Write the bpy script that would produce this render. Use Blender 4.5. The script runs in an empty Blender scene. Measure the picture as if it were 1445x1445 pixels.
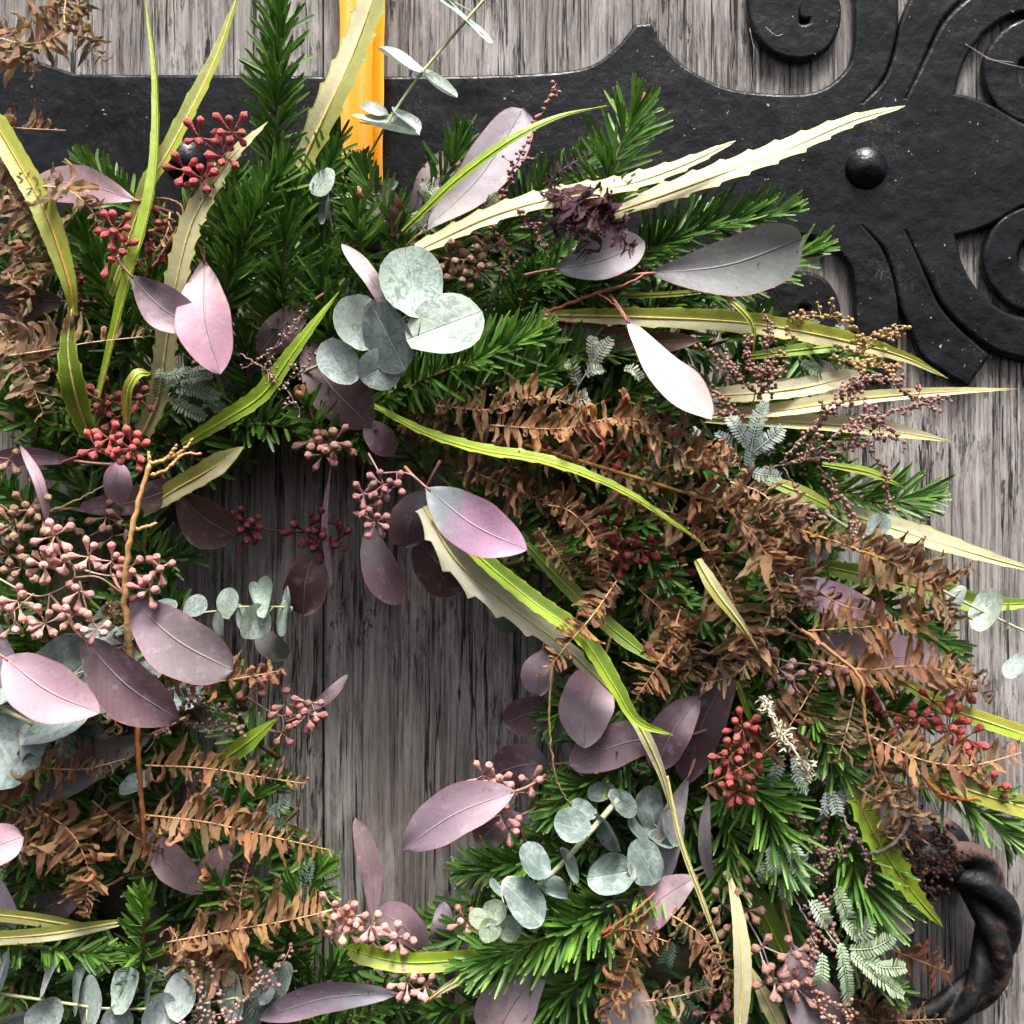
import bpy, math, random
import numpy as np
from mathutils import Vector, Matrix

# ------------------------------------------------------------------ camera, world, sun, exposure
S = 0.00045          # metres of door surface per photo pixel
D = 0.70             # camera to door boards
scene = bpy.context.scene
cam_data = bpy.data.cameras.new("camera")
cam_data.sensor_width = 36.0
cam_data.lens = 18.0 / (722.5 * S / D)
cam_data.clip_start = 0.01
cam_data.clip_end = 100.0
cam = bpy.data.objects.new("camera", cam_data)
scene.collection.objects.link(cam)
cam.location = (0, -D, 0)
cam.rotation_euler = (math.radians(90), 0, 0)
scene.camera = cam

SUN_EL, SUN_AZ = 69.0, 8.0      # degrees above the horizon, degrees to the right of straight behind the camera
world = bpy.data.worlds.new("World")
scene.world = world
world.use_nodes = True
wn = world.node_tree.nodes
sky = wn.new("ShaderNodeTexSky")
sky.sky_type = 'NISHITA'
sky.sun_disc = False
sky.sun_elevation = math.radians(SUN_EL)
sky.sun_rotation = math.radians(180 - SUN_AZ)
sky.air_density = 1.0
sky.dust_density = 8.0
sky.ozone_density = 0.0
world.node_tree.links.new(sky.outputs[0], wn["Background"].inputs[0])
wn["Background"].inputs[1].default_value = 0.078

sun_data = bpy.data.lights.new("sun", 'SUN')
sun_data.energy = 3.3
sun_data.angle = math.radians(24)
sun_data.color = (1.0, 0.972, 0.935)
sun = bpy.data.objects.new("sun", sun_data)
scene.collection.objects.link(sun)
_e, _a = math.radians(SUN_EL), math.radians(SUN_AZ)
sun_dir = Vector((math.sin(_a) * math.cos(_e), -math.cos(_a) * math.cos(_e), math.sin(_e)))
sun.rotation_euler = (-sun_dir).to_track_quat('-Z', 'Y').to_euler()
sun.location = sun_dir * 3

vs = scene.view_settings
vs.view_transform = 'Standard'
vs.look = 'None'
vs.gamma = 1.0
vs.use_curve_mapping = False
vs.exposure = 1.45
scene.cycles.max_bounces = 4
scene.cycles.diffuse_bounces = 3
scene.cycles.glossy_bounces = 2
scene.cycles.transmission_bounces = 3
scene.cycles.use_adaptive_sampling = True
scene.cycles.adaptive_threshold = 0.04
scene.cycles.use_denoising = True

# ------------------------------------------------------------------ helpers
COL = scene.collection
rng = np.random.default_rng(7)

def P(x, y, d=0.0):
    """photo pixel at d centimetres in front of the boards -> world point"""
    d = d * 0.01
    k = (D - d) / D
    return np.array([(x - 722.5) * S * k, -d, (722.5 - y) * S * k])

def px(d):
    return S * (D - d * 0.01) / D

def nz(v):
    v = np.asarray(v, float)
    n = np.linalg.norm(v, axis=-1, keepdims=True)
    return v / np.maximum(n, 1e-12)

def spl(pts, n):
    """Catmull-Rom resample to n points at equal arc length"""
    p = np.asarray(pts, float)
    if len(p) == 2:
        t = np.linspace(0, 1, n)[:, None]
        return p[0] * (1 - t) + p[1] * t
    q = np.vstack([2 * p[0] - p[1], p, 2 * p[-1] - p[-2]])
    out = []
    for i in range(1, len(q) - 2):
        t = np.linspace(0, 1, 16, endpoint=False)[:, None]
        a, b, c, e = q[i - 1], q[i], q[i + 1], q[i + 2]
        out.append(0.5 * (2 * b + (c - a) * t + (2 * a - 5 * b + 4 * c - e) * t ** 2 + (3 * b - a - 3 * c + e) * t ** 3))
    out.append(p[-1:])
    out = np.vstack(out)
    L = np.r_[0, np.cumsum(np.linalg.norm(np.diff(out, axis=0), axis=1))]
    u = np.linspace(0, L[-1], n)
    return np.stack([np.interp(u, L, out[:, k]) for k in range(out.shape[1])], 1)

def PP(pts):
    return np.array([P(*p) for p in pts])

def path_len(p):
    return float(np.sum(np.linalg.norm(np.diff(p, axis=0), axis=1)))

def make_mesh(name, V, F, mat=None, uv=None, col=None, smooth=True):
    me = bpy.data.meshes.new(name)
    me.from_pydata(np.asarray(V, float).tolist(), [], F if isinstance(F, list) else np.asarray(F).tolist())
    if smooth:
        me.polygons.foreach_set("use_smooth", np.ones(len(me.polygons), bool))
    if uv is not None:
        lay = me.uv_layers.new(name="UVMap")
        li = np.empty(len(me.loops), np.int32)
        me.loops.foreach_get("vertex_index", li)
        lay.data.foreach_set("uv", np.asarray(uv, np.float32)[li].ravel())
    if col is not None:
        at = me.color_attributes.new("tint", 'FLOAT_COLOR', 'POINT')
        c = np.ones((len(V), 4), np.float32)
        c[:, :3] = col
        at.data.foreach_set("color", c.ravel())
    if mat is not None:
        me.materials.append(mat)
    me.update()
    return me

def link(name, data, parent=None, color=None, **props):
    o = bpy.data.objects.new(name, data)
    COL.objects.link(o)
    if parent is not None:
        o.parent = parent
    if color is not None:
        o.color = (*color, 1)
    for k, v in props.items():
        o[k] = v
    return o

def thing(name, loc, label, cat, group=None):
    o = bpy.data.objects.new(name, None)
    o.empty_display_size = 0.01
    COL.objects.link(o)
    o.location = Vector([float(c) for c in loc])
    o["label"] = label
    o["category"] = cat
    if group:
        o["group"] = group
    return o

def jit(c, amt, r):
    k = 1 + r.uniform(-amt, amt)
    return tuple(max(0.001, v * k * (1 + r.uniform(-amt, amt) * 0.35)) for v in c)

class Acc:
    """collects vertices and faces of one mesh"""
    def __init__(self):
        self.V, self.F, self.UV, self.C, self.n = [], [], [], [], 0
    def add(self, V, F, uv=None, col=None):
        V = np.asarray(V, float)
        self.V.append(V)
        self.F.extend((np.asarray(F) + self.n).tolist())
        self.UV.append(np.zeros((len(V), 2)) if uv is None else uv)
        self.C.append(np.ones((len(V), 3)) if col is None else np.broadcast_to(col, (len(V), 3)))
        self.n += len(V)
    def mesh(self, name, mat, smooth=True, off=(0, 0, 0)):
        return make_mesh(name, np.vstack(self.V) - np.asarray(off), self.F, mat, np.vstack(self.UV), np.vstack(self.C), smooth)

def frames(p):
    T = nz(np.gradient(p, axis=0))
    ref = np.array([0, -1.0, 0])
    if abs(T[0] @ ref) > 0.9:
        ref = np.array([0, 0, 1.0])
    U = np.zeros_like(T)
    u = nz(ref - T[0] * (T[0] @ ref))
    for i in range(len(p)):
        u = nz(u - T[i] * (T[i] @ u))
        U[i] = u
    return T, U, np.cross(T, U)

def tube(acc, p, r, sides=6, col=None):
    p = np.asarray(p, float)
    n = len(p)
    r = np.broadcast_to(r, (n,))
    T, U, B = frames(p)
    a = np.linspace(0, 2 * math.pi, sides, endpoint=False)
    ring = U[:, None, :] * np.cos(a)[None, :, None] + B[:, None, :] * np.sin(a)[None, :, None]
    V = (p[:, None, :] + ring * r[:, None, None]).reshape(-1, 3)
    V = np.vstack([V, p[:1], p[-1:]])
    F = []
    i = np.arange(n - 1)[:, None] * sides
    j = np.arange(sides)[None, :]
    k = (j + 1) % sides
    F = np.stack([i + j, i + k, i + k + sides, i + j + sides], -1).reshape(-1, 4).tolist()
    for q in range(sides):
        F.append([n * sides, (q + 1) % sides, q])
        F.append([n * sides + 1, (n - 1) * sides + q, (n - 1) * sides + (q + 1) % sides])
    uv = np.vstack([np.stack([np.tile(np.linspace(0, 1, sides), n), np.repeat(np.linspace(0, 1, n), sides)], 1), [[0, 0], [0, 1]]])
    off = acc.n
    acc.V.append(V); acc.F.extend([[v + off for v in f] for f in F])
    acc.UV.append(uv); acc.C.append(np.ones((len(V), 3)) if col is None else np.broadcast_to(col, (len(V), 3)))
    acc.n += len(V)

# ------------------------------------------------------------------ materials
class NT:
    def __init__(self, name):
        self.m = bpy.data.materials.new(name)
        self.m.use_nodes = True
        self.t = self.m.node_tree
        self.b = self.t.nodes["Principled BSDF"]
        self.out = self.t.nodes["Material Output"]
    def n(self, typ, **kw):
        o = self.t.nodes.new(typ)
        for k, v in kw.items():
            setattr(o, k, v)
        return o
    def l(self, a, b):
        self.t.links.new(a, b)
    def set(self, sock, v):
        if isinstance(v, bpy.types.NodeSocket):
            self.l(v, sock)
        else:
            sock.default_value = v
    def math(self, op, a, b=0.0, c=0.0, clamp=False):
        o = self.n("ShaderNodeMath", operation=op, use_clamp=clamp)
        for s, v in zip(o.inputs, (a, b, c)):
            self.set(s, v)
        return o.outputs[0]
    def mix(self, f, a, b, mode='MIX'):
        o = self.n("ShaderNodeMix", data_type='RGBA', blend_type=mode)
        self.set(o.inputs[0], f)
        for s, v in ((o.inputs[6], a), (o.inputs[7], b)):
            self.set(s, v if isinstance(v, bpy.types.NodeSocket) else (*v, 1))
        return o.outputs[2]
    def noise(self, vec, scale, detail=4, rough=0.55, w=None, dist=0.0):
        o = self.n("ShaderNodeTexNoise", noise_dimensions='4D' if w is not None else '3D')
        self.set(o.inputs["Vector"], vec)
        o.inputs["Scale"].default_value = scale
        o.inputs["Detail"].default_value = detail
        o.inputs["Roughness"].default_value = rough
        o.inputs["Distortion"].default_value = dist
        if w is not None:
            self.set(o.inputs["W"], w)
        return o.outputs[0]
    def ss(self, v, lo, hi):
        o = self.n("ShaderNodeMapRange", interpolation_type='SMOOTHSTEP')
        self.set(o.inputs[0], v)
        o.inputs[1].default_value = lo
        o.inputs[2].default_value = hi
        return o.outputs[0]
    def scaled(self, vec, s):
        o = self.n("ShaderNodeMapping")
        self.l(vec, o.inputs[0])
        o.inputs[3].default_value = s
        return o.outputs[0]
    def coord(self, which="Object"):
        return self.n("ShaderNodeTexCoord").outputs[which]
    def rnd(self):
        return self.math('MULTIPLY', self.n("ShaderNodeObjectInfo").outputs["Random"], 40.0)
    def ocol(self):
        return self.n("ShaderNodeObjectInfo").outputs["Color"]
    def oattr(self, name):
        return self.n("ShaderNodeAttribute", attribute_type='OBJECT', attribute_name=name).outputs["Color"]
    def bump(self, h, dist, strength=1.0):
        o = self.n("ShaderNodeBump")
        o.inputs["Strength"].default_value = strength
        o.inputs["Distance"].default_value = dist
        self.l(h, o.inputs["Height"])
        self.l(o.outputs[0], self.b.inputs["Normal"])
        return o.outputs[0]
    def done(self, col, rough, spec=0.5, trans=0.0, tcol=None):
        self.set(self.b.inputs["Base Color"], col)
        self.set(self.b.inputs["Roughness"], rough)
        self.b.inputs["Specular IOR Level"].default_value = spec
        if trans > 0:
            tr = self.n("ShaderNodeBsdfTranslucent")
            self.set(tr.inputs[0], tcol if tcol is not None else col)
            mx = self.n("ShaderNodeMixShader")
            mx.inputs[0].default_value = trans
            self.l(self.b.outputs[0], mx.inputs[1])
            self.l(tr.outputs[0], mx.inputs[2])
            self.l(mx.outputs[0], self.out.inputs[0])
        return self.m

def uv_parts(t):
    sep = t.n("ShaderNodeSeparateXYZ")
    t.l(t.coord("UV"), sep.inputs[0])
    across = t.math('ABSOLUTE', t.math('SUBTRACT', sep.outputs[0], 0.5))     # 0 midrib .. 0.5 margin
    return sep.outputs[0], sep.outputs[1], across

def mat_wood():
    t = NT("weathered_oak")
    co = t.coord("Object")
    w = t.rnd()
    # flowing grain: the fibres wander sideways and bow round a few knots
    wob = t.n("ShaderNodeTexNoise", noise_dimensions='4D')
    t.l(t.scaled(co, (7, 7, 3)), wob.inputs["Vector"]); wob.inputs["Scale"].default_value = 1.0
    wob.inputs["Detail"].default_value = 3.0; t.l(w, wob.inputs["W"])
    ofs = t.n("ShaderNodeVectorMath", operation='MULTIPLY_ADD')
    t.l(wob.outputs["Color"], ofs.inputs[0]); ofs.inputs[1].default_value = (0.010, 0, 0); t.l(co, ofs.inputs[2])
    g = ofs.outputs[0]
    broad = t.noise(t.scaled(g, (24, 24, 2.0)), 1, 4, 0.6, w)
    fib = t.noise(t.scaled(g, (400, 400, 11)), 1, 9, 0.78, w, 0.1)
    fine = t.noise(t.scaled(g, (1500, 1500, 60)), 1, 3, 0.7, w)
    crk = t.noise(t.scaled(g, (70, 70, 1.8)), 1, 5, 0.6, w, 0.25)
    crack = t.math('SUBTRACT', 1.0, t.ss(t.math('ABSOLUTE', t.math('SUBTRACT', crk, 0.5)), 0.002, 0.010))
    gate = t.ss(t.noise(co, 11, 3, 0.5, w), 0.36, 0.5)
    crack = t.math('MULTIPLY', crack, gate)
    chk = t.noise(t.scaled(g, (380, 380, 60)), 1, 6, 0.8, w, 0.4)
    chkgate = t.ss(t.noise(t.scaled(co, (16, 16, 9)), 1, 4, 0.6, w), 0.4, 0.68)
    pale = t.ss(t.noise(t.scaled(g, (34, 34, 12)), 1, 6, 0.7, w), 0.48, 0.70)
    base = t.mix(t.ss(fib, 0.37, 0.61), (0.05, 0.042, 0.040), (0.46, 0.44, 0.42))
    base = t.mix(t.math('MULTIPLY', t.ss(broad, 0.42, 0.72), 0.62), base, (0.15, 0.122, 0.102))
    base = t.mix(t.math('MULTIPLY', t.ss(fine, 0.35, 0.7), 0.35), base, (0.43, 0.415, 0.40))
    base = t.mix(t.math('MULTIPLY', pale, 0.55), base, (0.74, 0.72, 0.70))
    base = t.mix(t.math('MULTIPLY', t.ss(fib, 0.56, 0.42), 0.0), base, (0.1, 0.1, 0.1))
    base = t.mix(t.math('MULTIPLY', t.math('MULTIPLY', t.ss(chk, 0.52, 0.58), chkgate), 0.9), base, (0.035, 0.031, 0.028))
    base = t.mix(t.math('MULTIPLY', crack, 0.9), base, (0.014, 0.012, 0.011))
    h = t.math('MULTIPLY_ADD', fib, 0.75, t.math('MULTIPLY', fine, 0.2))
    h = t.math('SUBTRACT', h, t.math('MULTIPLY', t.math('MULTIPLY', t.ss(chk, 0.52, 0.66), chkgate), 0.35))
    h = t.math('SUBTRACT', h, t.math('MULTIPLY', crack, 1.0))
    t.bump(h, 0.0034)
    return t.done(base, 0.85, 0.2)

def mat_iron(name="black_painted_iron", rusty=False):
    t = NT(name)
    co = t.coord("Object")
    n1 = t.noise(co, 55, 5, 0.6)
    n2 = t.noise(co, 420, 4, 0.6)
    n3 = t.noise(co, 150, 3, 0.5)
    n4 = t.noise(co, 34, 2, 0.5)
    spk = t.ss(t.noise(co, 300, 2, 0.5), 0.745, 0.77)
    dust = t.ss(t.noise(co, 24, 6, 0.7), 0.5, 0.75)
    base = t.mix(n1, (0.0025, 0.003, 0.0036), (0.006, 0.0066, 0.008))
    base = t.mix(t.math('MULTIPLY', dust, 0.05), base, (0.09, 0.095, 0.10))
    if rusty:
        base = t.mix(t.ss(t.noise(co, 30, 4, 0.55), 0.52, 0.6), base, (0.10, 0.056, 0.041))
        rough = t.math('MULTIPLY_ADD', n3, 0.4, 0.36)
    else:
        base = t.mix(t.math('MULTIPLY', spk, 0.8), base, (0.42, 0.42, 0.41))
        scr = t.noise(t.scaled(co, (240, 240, 60)), 1, 2, 0.5, None, 2.0)
        base = t.mix(t.math('MULTIPLY', t.math('SUBTRACT', 1.0, t.ss(t.math('ABSOLUTE', t.math('SUBTRACT', scr, 0.5)), 0.001, 0.007)), t.math('MULTIPLY', dust, 0.6)), base, (0.3, 0.3, 0.3))
        rough = t.math('MULTIPLY_ADD', n3, 0.35, 0.12)
    h = t.math('MULTIPLY_ADD', n1, 1.0, t.math('MULTIPLY', n2, 0.25))
    h = t.math('ADD', h, t.math('MULTIPLY_ADD', n4, 2.2, t.math('MULTIPLY', n3, 0.35)))
    t.bump(h, 0.0009 if not rusty else 0.0016)
    return t.done(base, rough, 0.3 if not rusty else 0.45)

def mat_leaf():
    t = NT("eucalyptus_leaf_skin")
    u, v, ac = uv_parts(t)
    w = t.rnd()
    co = t.coord("Object")
    n1 = t.noise(co, 70, 4, 0.6, w)
    n2 = t.noise(co, 420, 3, 0.6, w)
    f = t.ss(t.math('ADD', v, t.math('MULTIPLY', t.math('SUBTRACT', n1, 0.5), 0.9)), 0.15, 0.6)
    base = t.mix(f, t.ocol(), t.oattr("tip"))
    base = t.mix(0.55, base, t.mix(n1, (0.45, 0.45, 0.45), (1.4, 1.4, 1.4)), 'MULTIPLY')
    base = t.mix(t.math('MULTIPLY', t.ss(n2, 0.60, 0.70), 0.42), base, (0.08, 0.04, 0.05))
    base = t.mix(t.math('MULTIPLY', t.ss(t.noise(co, 160, 3, 0.55, w), 0.55, 0.68), 0.16), base, (0.5, 0.49, 0.52))
    lat = t.math('SINE', t.math('MULTIPLY', t.math('SUBTRACT', v, t.math('MULTIPLY', ac, 0.45)), 95.0))
    latm = t.math('MULTIPLY', t.ss(lat, 0.8, 1.0), 0.04)
    base = t.mix(latm, base, (0.5, 0.46, 0.47))
    rib = t.math('SUBTRACT', 1.0, t.ss(ac, 0.006, 0.022))
    base = t.mix(t.math('MULTIPLY', rib, 0.35), base, (0.45, 0.41, 0.40))
    edge = t.ss(ac, 0.478, 0.497)
    base = t.mix(t.math('MULTIPLY', edge, 0.75), base, (0.38, 0.10, 0.11))
    h = t.math('ADD', t.math('MULTIPLY', rib, -0.6), t.math('MULTIPLY', n1, 0.8))
    h = t.math('ADD', h, t.math('MULTIPLY', t.ss(lat, 0.6, 1.0), -0.02))
    t.bump(h, 0.0009)
    return t.done(base, t.math('MULTIPLY_ADD', n1, 0.25, 0.38), 0.4, 0.16)

def mat_round():
    t = NT("silver_dollar_leaf_skin")
    u, v, ac = uv_parts(t)
    w = t.rnd()
    co = t.coord("UV")
    n1 = t.noise(co, 2.2, 4, 0.6, w)
    n2 = t.noise(co, 7.5, 6, 0.75, w, 1.2)
    n3 = t.noise(co, 28, 4, 0.7, w)
    base = t.mix(t.ss(n1, 0.35, 0.7), t.ocol(), t.mix(0.5, t.ocol(), (0.62, 0.72, 0.68)))
    worn = t.math('MULTIPLY', t.ss(n2, 0.43, 0.60), t.ss(t.math('ADD', n1, t.math('MULTIPLY', n3, 0.4)), 0.42, 0.8))
    base = t.mix(t.math('MULTIPLY', worn, 0.6), base, (0.055, 0.10, 0.085))
    base = t.mix(t.math('MULTIPLY', t.ss(n3, 0.6, 0.75), 0.3), base, (0.10, 0.15, 0.14))
    rib = t.math('SUBTRACT', 1.0, t.ss(ac, 0.006, 0.02))
    base = t.mix(t.math('MULTIPLY', rib, 0.35), base, (0.6, 0.66, 0.55))
    radial = t.n("ShaderNodeVectorMath", operation='LENGTH')
    c0 = t.n("ShaderNodeVectorMath", operation='SUBTRACT')
    t.l(co, c0.inputs[0]); c0.inputs[1].default_value = (0.5, 0.5, 0)
    t.l(c0.outputs[0], radial.inputs[0])
    base = t.mix(t.math('MULTIPLY', t.ss(radial.outputs["Value"], 0.475, 0.495), 0.6), base, (0.55, 0.55, 0.40))
    t.bump(t.math('ADD', t.math('MULTIPLY', n2, 0.8), t.math('MULTIPLY', rib, -0.4)), 0.0008)
    return t.done(base, 0.52, 0.4, 0.14)

def mat_tooth():
    t = NT("toothed_leaf_skin")
    u, v, ac = uv_parts(t)
    w = t.rnd()
    co = t.coord("Object")
    n1 = t.noise(co, 90, 4, 0.6, w)
    side = t.ss(u, 0.49, 0.51)
    base = t.mix(side, t.ocol(), t.oattr("half"))
    lat = t.math('SINE', t.math('MULTIPLY', t.math('ADD', v, t.math('MULTIPLY', ac, 0.08)), 330.0))
    base = t.mix(t.math('MULTIPLY', t.ss(lat, 0.3, 1.0), 0.07), base, (0.75, 0.78, 0.6), 'MULTIPLY')
    base = t.mix(0.5, base, t.mix(n1, (0.5, 0.5, 0.45), (1.45, 1.4, 1.35)), 'MULTIPLY')
    spot = t.ss(t.noise(co, 210, 3, 0.6, w), 0.66, 0.74)
    base = t.mix(t.math('MULTIPLY', spot, 0.5), base, (0.20, 0.12, 0.04))
    rib = t.math('SUBTRACT', 1.0, t.ss(ac, 0.02, 0.06))
    base = t.mix(t.math('MULTIPLY', rib, 0.6), base, t.oattr("rib"))
    edge = t.ss(ac, 0.43, 0.49)
    base = t.mix(t.math('MULTIPLY', edge, 0.85), base, t.oattr("edge"))
    t.bump(t.math('ADD', t.math('MULTIPLY', n1, 0.7), t.math('MULTIPLY', lat, 0.015)), 0.0010)
    return t.done(base, 0.45, 0.4, 0.2)

def mat_needle():
    t = NT("fir_needle_skin")
    u, v, ac = uv_parts(t)
    a = t.n("ShaderNodeVertexColor", layer_name="tint").outputs[0]
    base = t.mix(t.math('MULTIPLY', t.math('SUBTRACT', 1.0, t.ss(ac, 0.03, 0.14)), 0.35), a, (0.16, 0.28, 0.05))
    base = t.mix(t.ss(v, 0.93, 1.0), base, (0.24, 0.33, 0.10))
    return t.done(base, 0.42, 0.32, 0.14)

def mat_plain(name, rough, spec=0.3, trans=0.0, nscale=160, amt=0.6, bump=0.0008, tint=False):
    t = NT(name)
    co = t.coord("Object")
    n1 = t.noise(co, nscale, 4, 0.6, t.rnd())
    base = t.n("ShaderNodeVertexColor", layer_name="tint").outputs[0] if tint else t.ocol()
    if tint:
        base = t.mix(1.0, base, t.ocol(), 'MULTIPLY')
    base = t.mix(amt, base, t.mix(n1, (0.25, 0.22, 0.2), (1.7, 1.7, 1.7)), 'MULTIPLY')
    t.bump(n1, bump)
    return t.done(base, rough, spec, trans)

def mat_bud():
    t = NT("eucalyptus_bud_skin")
    co = t.coord("Object")
    sep = t.n("ShaderNodeSeparateXYZ"); t.l(co, sep.inputs[0])
    n1 = t.noise(co, 3.0, 4, 0.6, t.rnd())
    base = t.mix(t.ss(sep.outputs[2], 0.0, 0.9), t.oattr("base"), t.ocol())
    base = t.mix(0.5, base, t.mix(n1, (0.45, 0.4, 0.4), (1.5, 1.5, 1.5)), 'MULTIPLY')
    base = t.mix(t.math('MULTIPLY', t.ss(n1, 0.5, 0.75), 0.25), base, (0.65, 0.5, 0.48))
    tipm = t.ss(sep.outputs[2], 0.86, 0.98)
    base = t.mix(t.math('MULTIPLY', tipm, 0.5), base, t.mix(n1, (0.16, 0.06, 0.05), (0.6, 0.42, 0.3)))
    t.bump(t.noise(co, 7.0, 4, 0.6, t.rnd()), 0.10, 0.5)
    return t.done(base, 0.46, 0.35, 0.05)

def mat_ribbon():
    t = NT("orange_satin")
    co = t.coord("Object")
    wv = t.noise(t.scaled(co, (90, 90, 4)), 1, 3, 0.5)
    base = t.mix(wv, (0.78, 0.30, 0.006), (0.92, 0.42, 0.02))
    t.bump(t.math('ADD', t.noise(t.scaled(co, (300, 300, 3200)), 1, 2, 0.5), t.math('MULTIPLY', wv, 3.0)), 0.0003, 0.8)
    return t.done(base, 0.42, 0.4, 0.15)

M = dict(wood=mat_wood(), iron=mat_iron(), ring=mat_iron("rust_blotched_iron", True), leaf=mat_leaf(), round=mat_round(),
         tooth=mat_tooth(), needle=mat_needle(), fern=mat_plain("dry_fern_skin", 0.5, 0.4, 0.28, 260, 0.65, 0.0012),
         stem=mat_plain("stem_bark", 0.55, 0.3, 0, 300, 0.6, 0.0008), bud=mat_bud(), ribbon=mat_ribbon(),
         bead=mat_plain("acacia_bead_skin", 0.5, 0.35, 0, 600, 0.5, 0.0003, True),
         feather=mat_plain("feathery_leaflet_skin", 0.55, 0.3, 0.2, 300, 0.4, 0.0003, True))

# ------------------------------------------------------------------ builders
UPV = np.array([0, -1.0, 0.0])       # out of the door, towards the viewer

def ribbon_frames(p, up):
    """tangent, width and normal along a leaf; up > 0 turns its face to the sky, up < 0 to the ground"""
    T = nz(np.gradient(p, axis=0))
    W = nz(np.cross(UPV, T))
    N = np.cross(T, W)
    sg = -np.sign(W[len(W) // 2][2]) or -1.0
    r = np.radians(np.broadcast_to(up, (len(p),))) * sg
    return T, W * np.cos(r)[:, None] + N * np.sin(r)[:, None], -W * np.sin(r)[:, None] + N * np.cos(r)[:, None]

def euc_blade(p, halfw, up, cup, wave, r, na=9):
    n = len(p)
    t = np.linspace(0, 1, n) ** 1.0
    t = 0.5 * (t + (1 - (1 - t) ** 2))
    ea, eb = r.uniform(.72, 1.05), r.uniform(.5, .78)
    tm = ea / (ea + eb)
    prof = np.clip(t, 0, 1) ** ea * np.clip(1 - t, 0, 1) ** eb / (tm ** ea * (1 - tm) ** eb)
    prof = np.maximum(prof, 0.02)
    q0 = np.linspace(0, 1, n)
    p = np.stack([np.interp(t, q0, p[:, k]) for k in range(3)], 1)
    T, W, N = ribbon_frames(p, up)
    u = np.linspace(-1, 1, na)
    asym = 1 + r.uniform(-0.14, 0.14)
    ph = r.uniform(0, 6.28)
    ww = halfw * prof
    V = np.zeros((n, na, 3))
    for j, uj in enumerate(u):
        edge = 1 + 0.025 * np.sin(t * 17 + ph + (0 if uj < 0 else 2)) * abs(uj)
        wx = uj * ww * (asym if uj > 0 else 2 - asym) * edge
        lift = cup * ww * (abs(uj) ** 1.6) + wave * halfw * np.sin(t * 8 + ph + uj * 1.5) * abs(uj) ** 2
        V[:, j] = p + W * wx[:, None] + N * lift[:, None]
    i, j = np.meshgrid(np.arange(n - 1), np.arange(na - 1), indexing='ij')
    a = (i * na + j).ravel()
    F = np.stack([a, a + 1, a + na + 1, a + na], 1)
    uv = np.stack([np.tile((u + 1) / 2, n), np.repeat(t, na)], 1)
    return V.reshape(-1, 3), F, uv

LEAFN = [0]
def euc_leaf(b, tip, w, d, col, tcol, label, up=10, bend=0.06, cup=0.16, group="dusty purple eucalyptus leaves of the wreath", stalk=True):
    """one lance-shaped purple eucalyptus leaf from base pixel to tip pixel, w pixels wide, d = (depth at base, depth at tip)"""
    LEAFN[0] += 1
    r = random.Random(LEAFN[0] * 31)
    d0, d1 = d if isinstance(d, tuple) else (d, d + 0.3)
    bx, by = b; tx, ty = tip
    nx, ny = -(ty - by), (tx - bx)
    mid = ((bx + tx) / 2 + nx * bend, (by + ty) / 2 + ny * bend, (d0 + d1) / 2 + 0.5)
    p = spl(PP([(bx, by, d0), mid, (tx, ty, d1)]), 18)
    hw = w * 0.46 * px((d0 + d1) / 2) / max(0.5, math.cos(math.radians(up)))
    V, F, uv = euc_blade(p, hw, up + np.linspace(-1, 1, 18) * r.uniform(-22, 22), cup * r.uniform(.4, 1.7), r.uniform(.03, .12), r)
    root = thing("eucalyptus_leaf", p[0], label, "leaf", group)
    link("blade", make_mesh("blade", V - p[0], F, M['leaf'], uv), root, jit(col, 0.2, r), tip=jit(tcol, 0.24, r))
    if stalk:
        dv = nz(p[0] - p[2])
        s = spl([p[0] + (p[1] - p[0]) * 0.8, p[0] + dv * 0.008, p[0] + dv * 0.018 + np.array([0, 0.008, 0.001])], 7)
        a = Acc(); tube(a, s, np.linspace(0.0007, 0.0011, 7), 6)
        link("stalk", a.mesh("stalk", M['stem'], off=p[0]), root, (0.36, 0.17, 0.13))
    return root

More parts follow.
